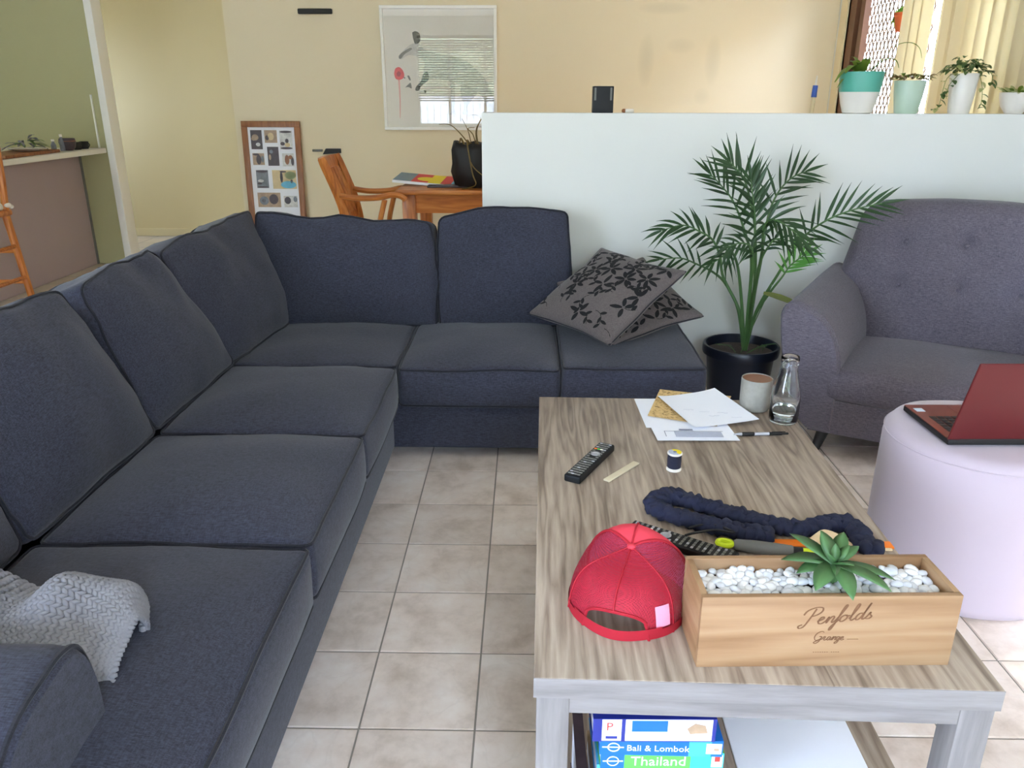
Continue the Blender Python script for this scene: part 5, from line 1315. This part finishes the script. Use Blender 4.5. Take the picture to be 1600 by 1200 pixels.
for y, lab in ((6.06, 'dark little cup on the counter next to the brown bowl'), (6.16, 'dark little cup at the wall end of the counter')):
    o = thing('small_cup', lab, 'cup', (CX+.02, y, CZ)); MB().lathe([(.026, 0), (.030, .01), (.032, .052), (.029, .053), (.027, .01), (.001, .008)], 22).build('body', M['matte_black'], o)
    MB().tube([(.030+.012*math.sin(i*PI/8), 0, .014+.028*i/8) for i in range(9)], .0035, 6).build('handle', M['matte_black'], o)
bs = thing('bar_stool', 'orange brown timber bar stool at the kitchen counter', 'stool', (-3.06, 4.27, 0))
for x, y in ((.14, .17), (.14, -.17), (-.16, .17), (-.16, -.17)):
    MB().tube([(x*1.33, y*1.2, 0), (x, y, .64)], [.019, .021], 8).build('leg', M['honey'], bs)
MB().box((-.19, -.20, .64), (.165, .20, .675), .012, 2).build('seat', M['honey_x'], bs)
for y in (.165, -.165): MB().tube([(.145, y, .66), (.165, y, .84), (.175, y, 1.03)], [.020, .018, .015], 8).build('back_post', M['honey'], bs)
MB().box((.155, -.16, .93), (.178, .16, 1.03), .005, 2).build('back_rail', M['honey'], bs)
for z_, k in ((.26, 1.2), (.44, 1.12)):
    MB().tube([(.14*k, .17*k*.95, z_), (-.16*k, .17*k*.95, z_)], .012, 8).build('rung', M['honey_x'], bs)
    MB().tube([(.14*k, -.17*k*.95, z_+.03), (.14*k, .17*k*.95, z_+.03)], .012, 8).build('rung', M['honey_x'], bs)
MB().rbox((-.01, 0, .692), (.16, .18, .018), .015, 3, (6, 6, 1)).build('seat_pad', M['white'], bs)
MB().ico((.165, .165, .70), (.018, .022, .014), 2).ico((.17, .185, .69), (.014, .014, .012), 2).build('pad_tie', M['white'], bs)

# ------------------------------------------------------------------ outside the dining door and behind the viewer
struct(MB().box((XR+.1, -2.2, 2.40), (XR+1.25, 3.3, 2.48)).build('eave_sky_block', M['white_trim']))  # unseen deep eave added to block sky above the side opening
struct(MB().box((5.2, -6, -.2), (5.3, 9, 3.4)).build('wall_sky_block', M['sky_block']))  # unseen wall added to block low sky from the side opening
struct(MB().box((XR+.1, 3.4, 2.42), (XR+.40, 6.6, 2.5)).build('trim_2', M['white_trim']))
hp = thing('hanging_plant', 'terracotta hanging pot with green leaves behind the vertical blind', 'potted plant', (2.245, 5.20, 1.645))
MB().lathe([(.042, 0), (.048, .004), (.064, .085), (.069, .087), (.069, .104), (.064, .104), (.061, .09)], 30).build('pot', M['terracotta'], hp)
MB().lathe([(.001, .092), (.062, .092)], 24, cap0=False).build('soil', M['soil'], hp)
for k in range(3):
    a = 2*PI*k/3+.4; MB().tube([(.066*math.cos(a), .066*math.sin(a), .103), (0, 0, .46)], .002, 5).build('cord', M['white'], hp)
for k in range(40):
    a = r2.uniform(0, 6.28); rr = .055*r2.random()
    leafblade((rr*math.cos(a)*.8, rr*math.sin(a)+.02, .10+r2.uniform(-.02, .03)), (math.cos(a)*.3, math.sin(a)*.5+.8, r2.uniform(-.9, .9)), r2.uniform(.04, .06), .015, M['leaf' if k % 3 else 'palm_bright'], hp, .7, 4)
fe = thing('garden_fence', 'pale board fence outside behind the viewer', 'fence', (-1.0, -6.5, -.2))
fb = MB().box((-.07, -.01, 0), (.07, .01, 1.5)).mesh('fence_board', M['fence_board'], smooth=False)
for k in range(60): link('fence_board', fb, fe, loc=((k-30)*.15, 0, 0))
MB().box((-4.6, -.05, .3), (4.5, -.012, .38)).box((-4.6, -.05, 1.1), (4.5, -.012, 1.18)).build('fence_rail', M['fence_board'], fe)
hd = thing('hedge', 'light green hedge beyond the fence behind the viewer', 'hedge', (-1.0, -7.6, -.2))
m = MB()
for k in range(20):
    m.ico(((k-10)*.55, r2.uniform(-.2, .2), 1.6+r2.uniform(-.1, .2)), (.75, .5, 1.7), 3)
m.v = [tuple(Vector(p)+nz(p, 3.2, .25)) for p in m.v]; m.build('foliage', M['hedge'], hd, sharp=None)
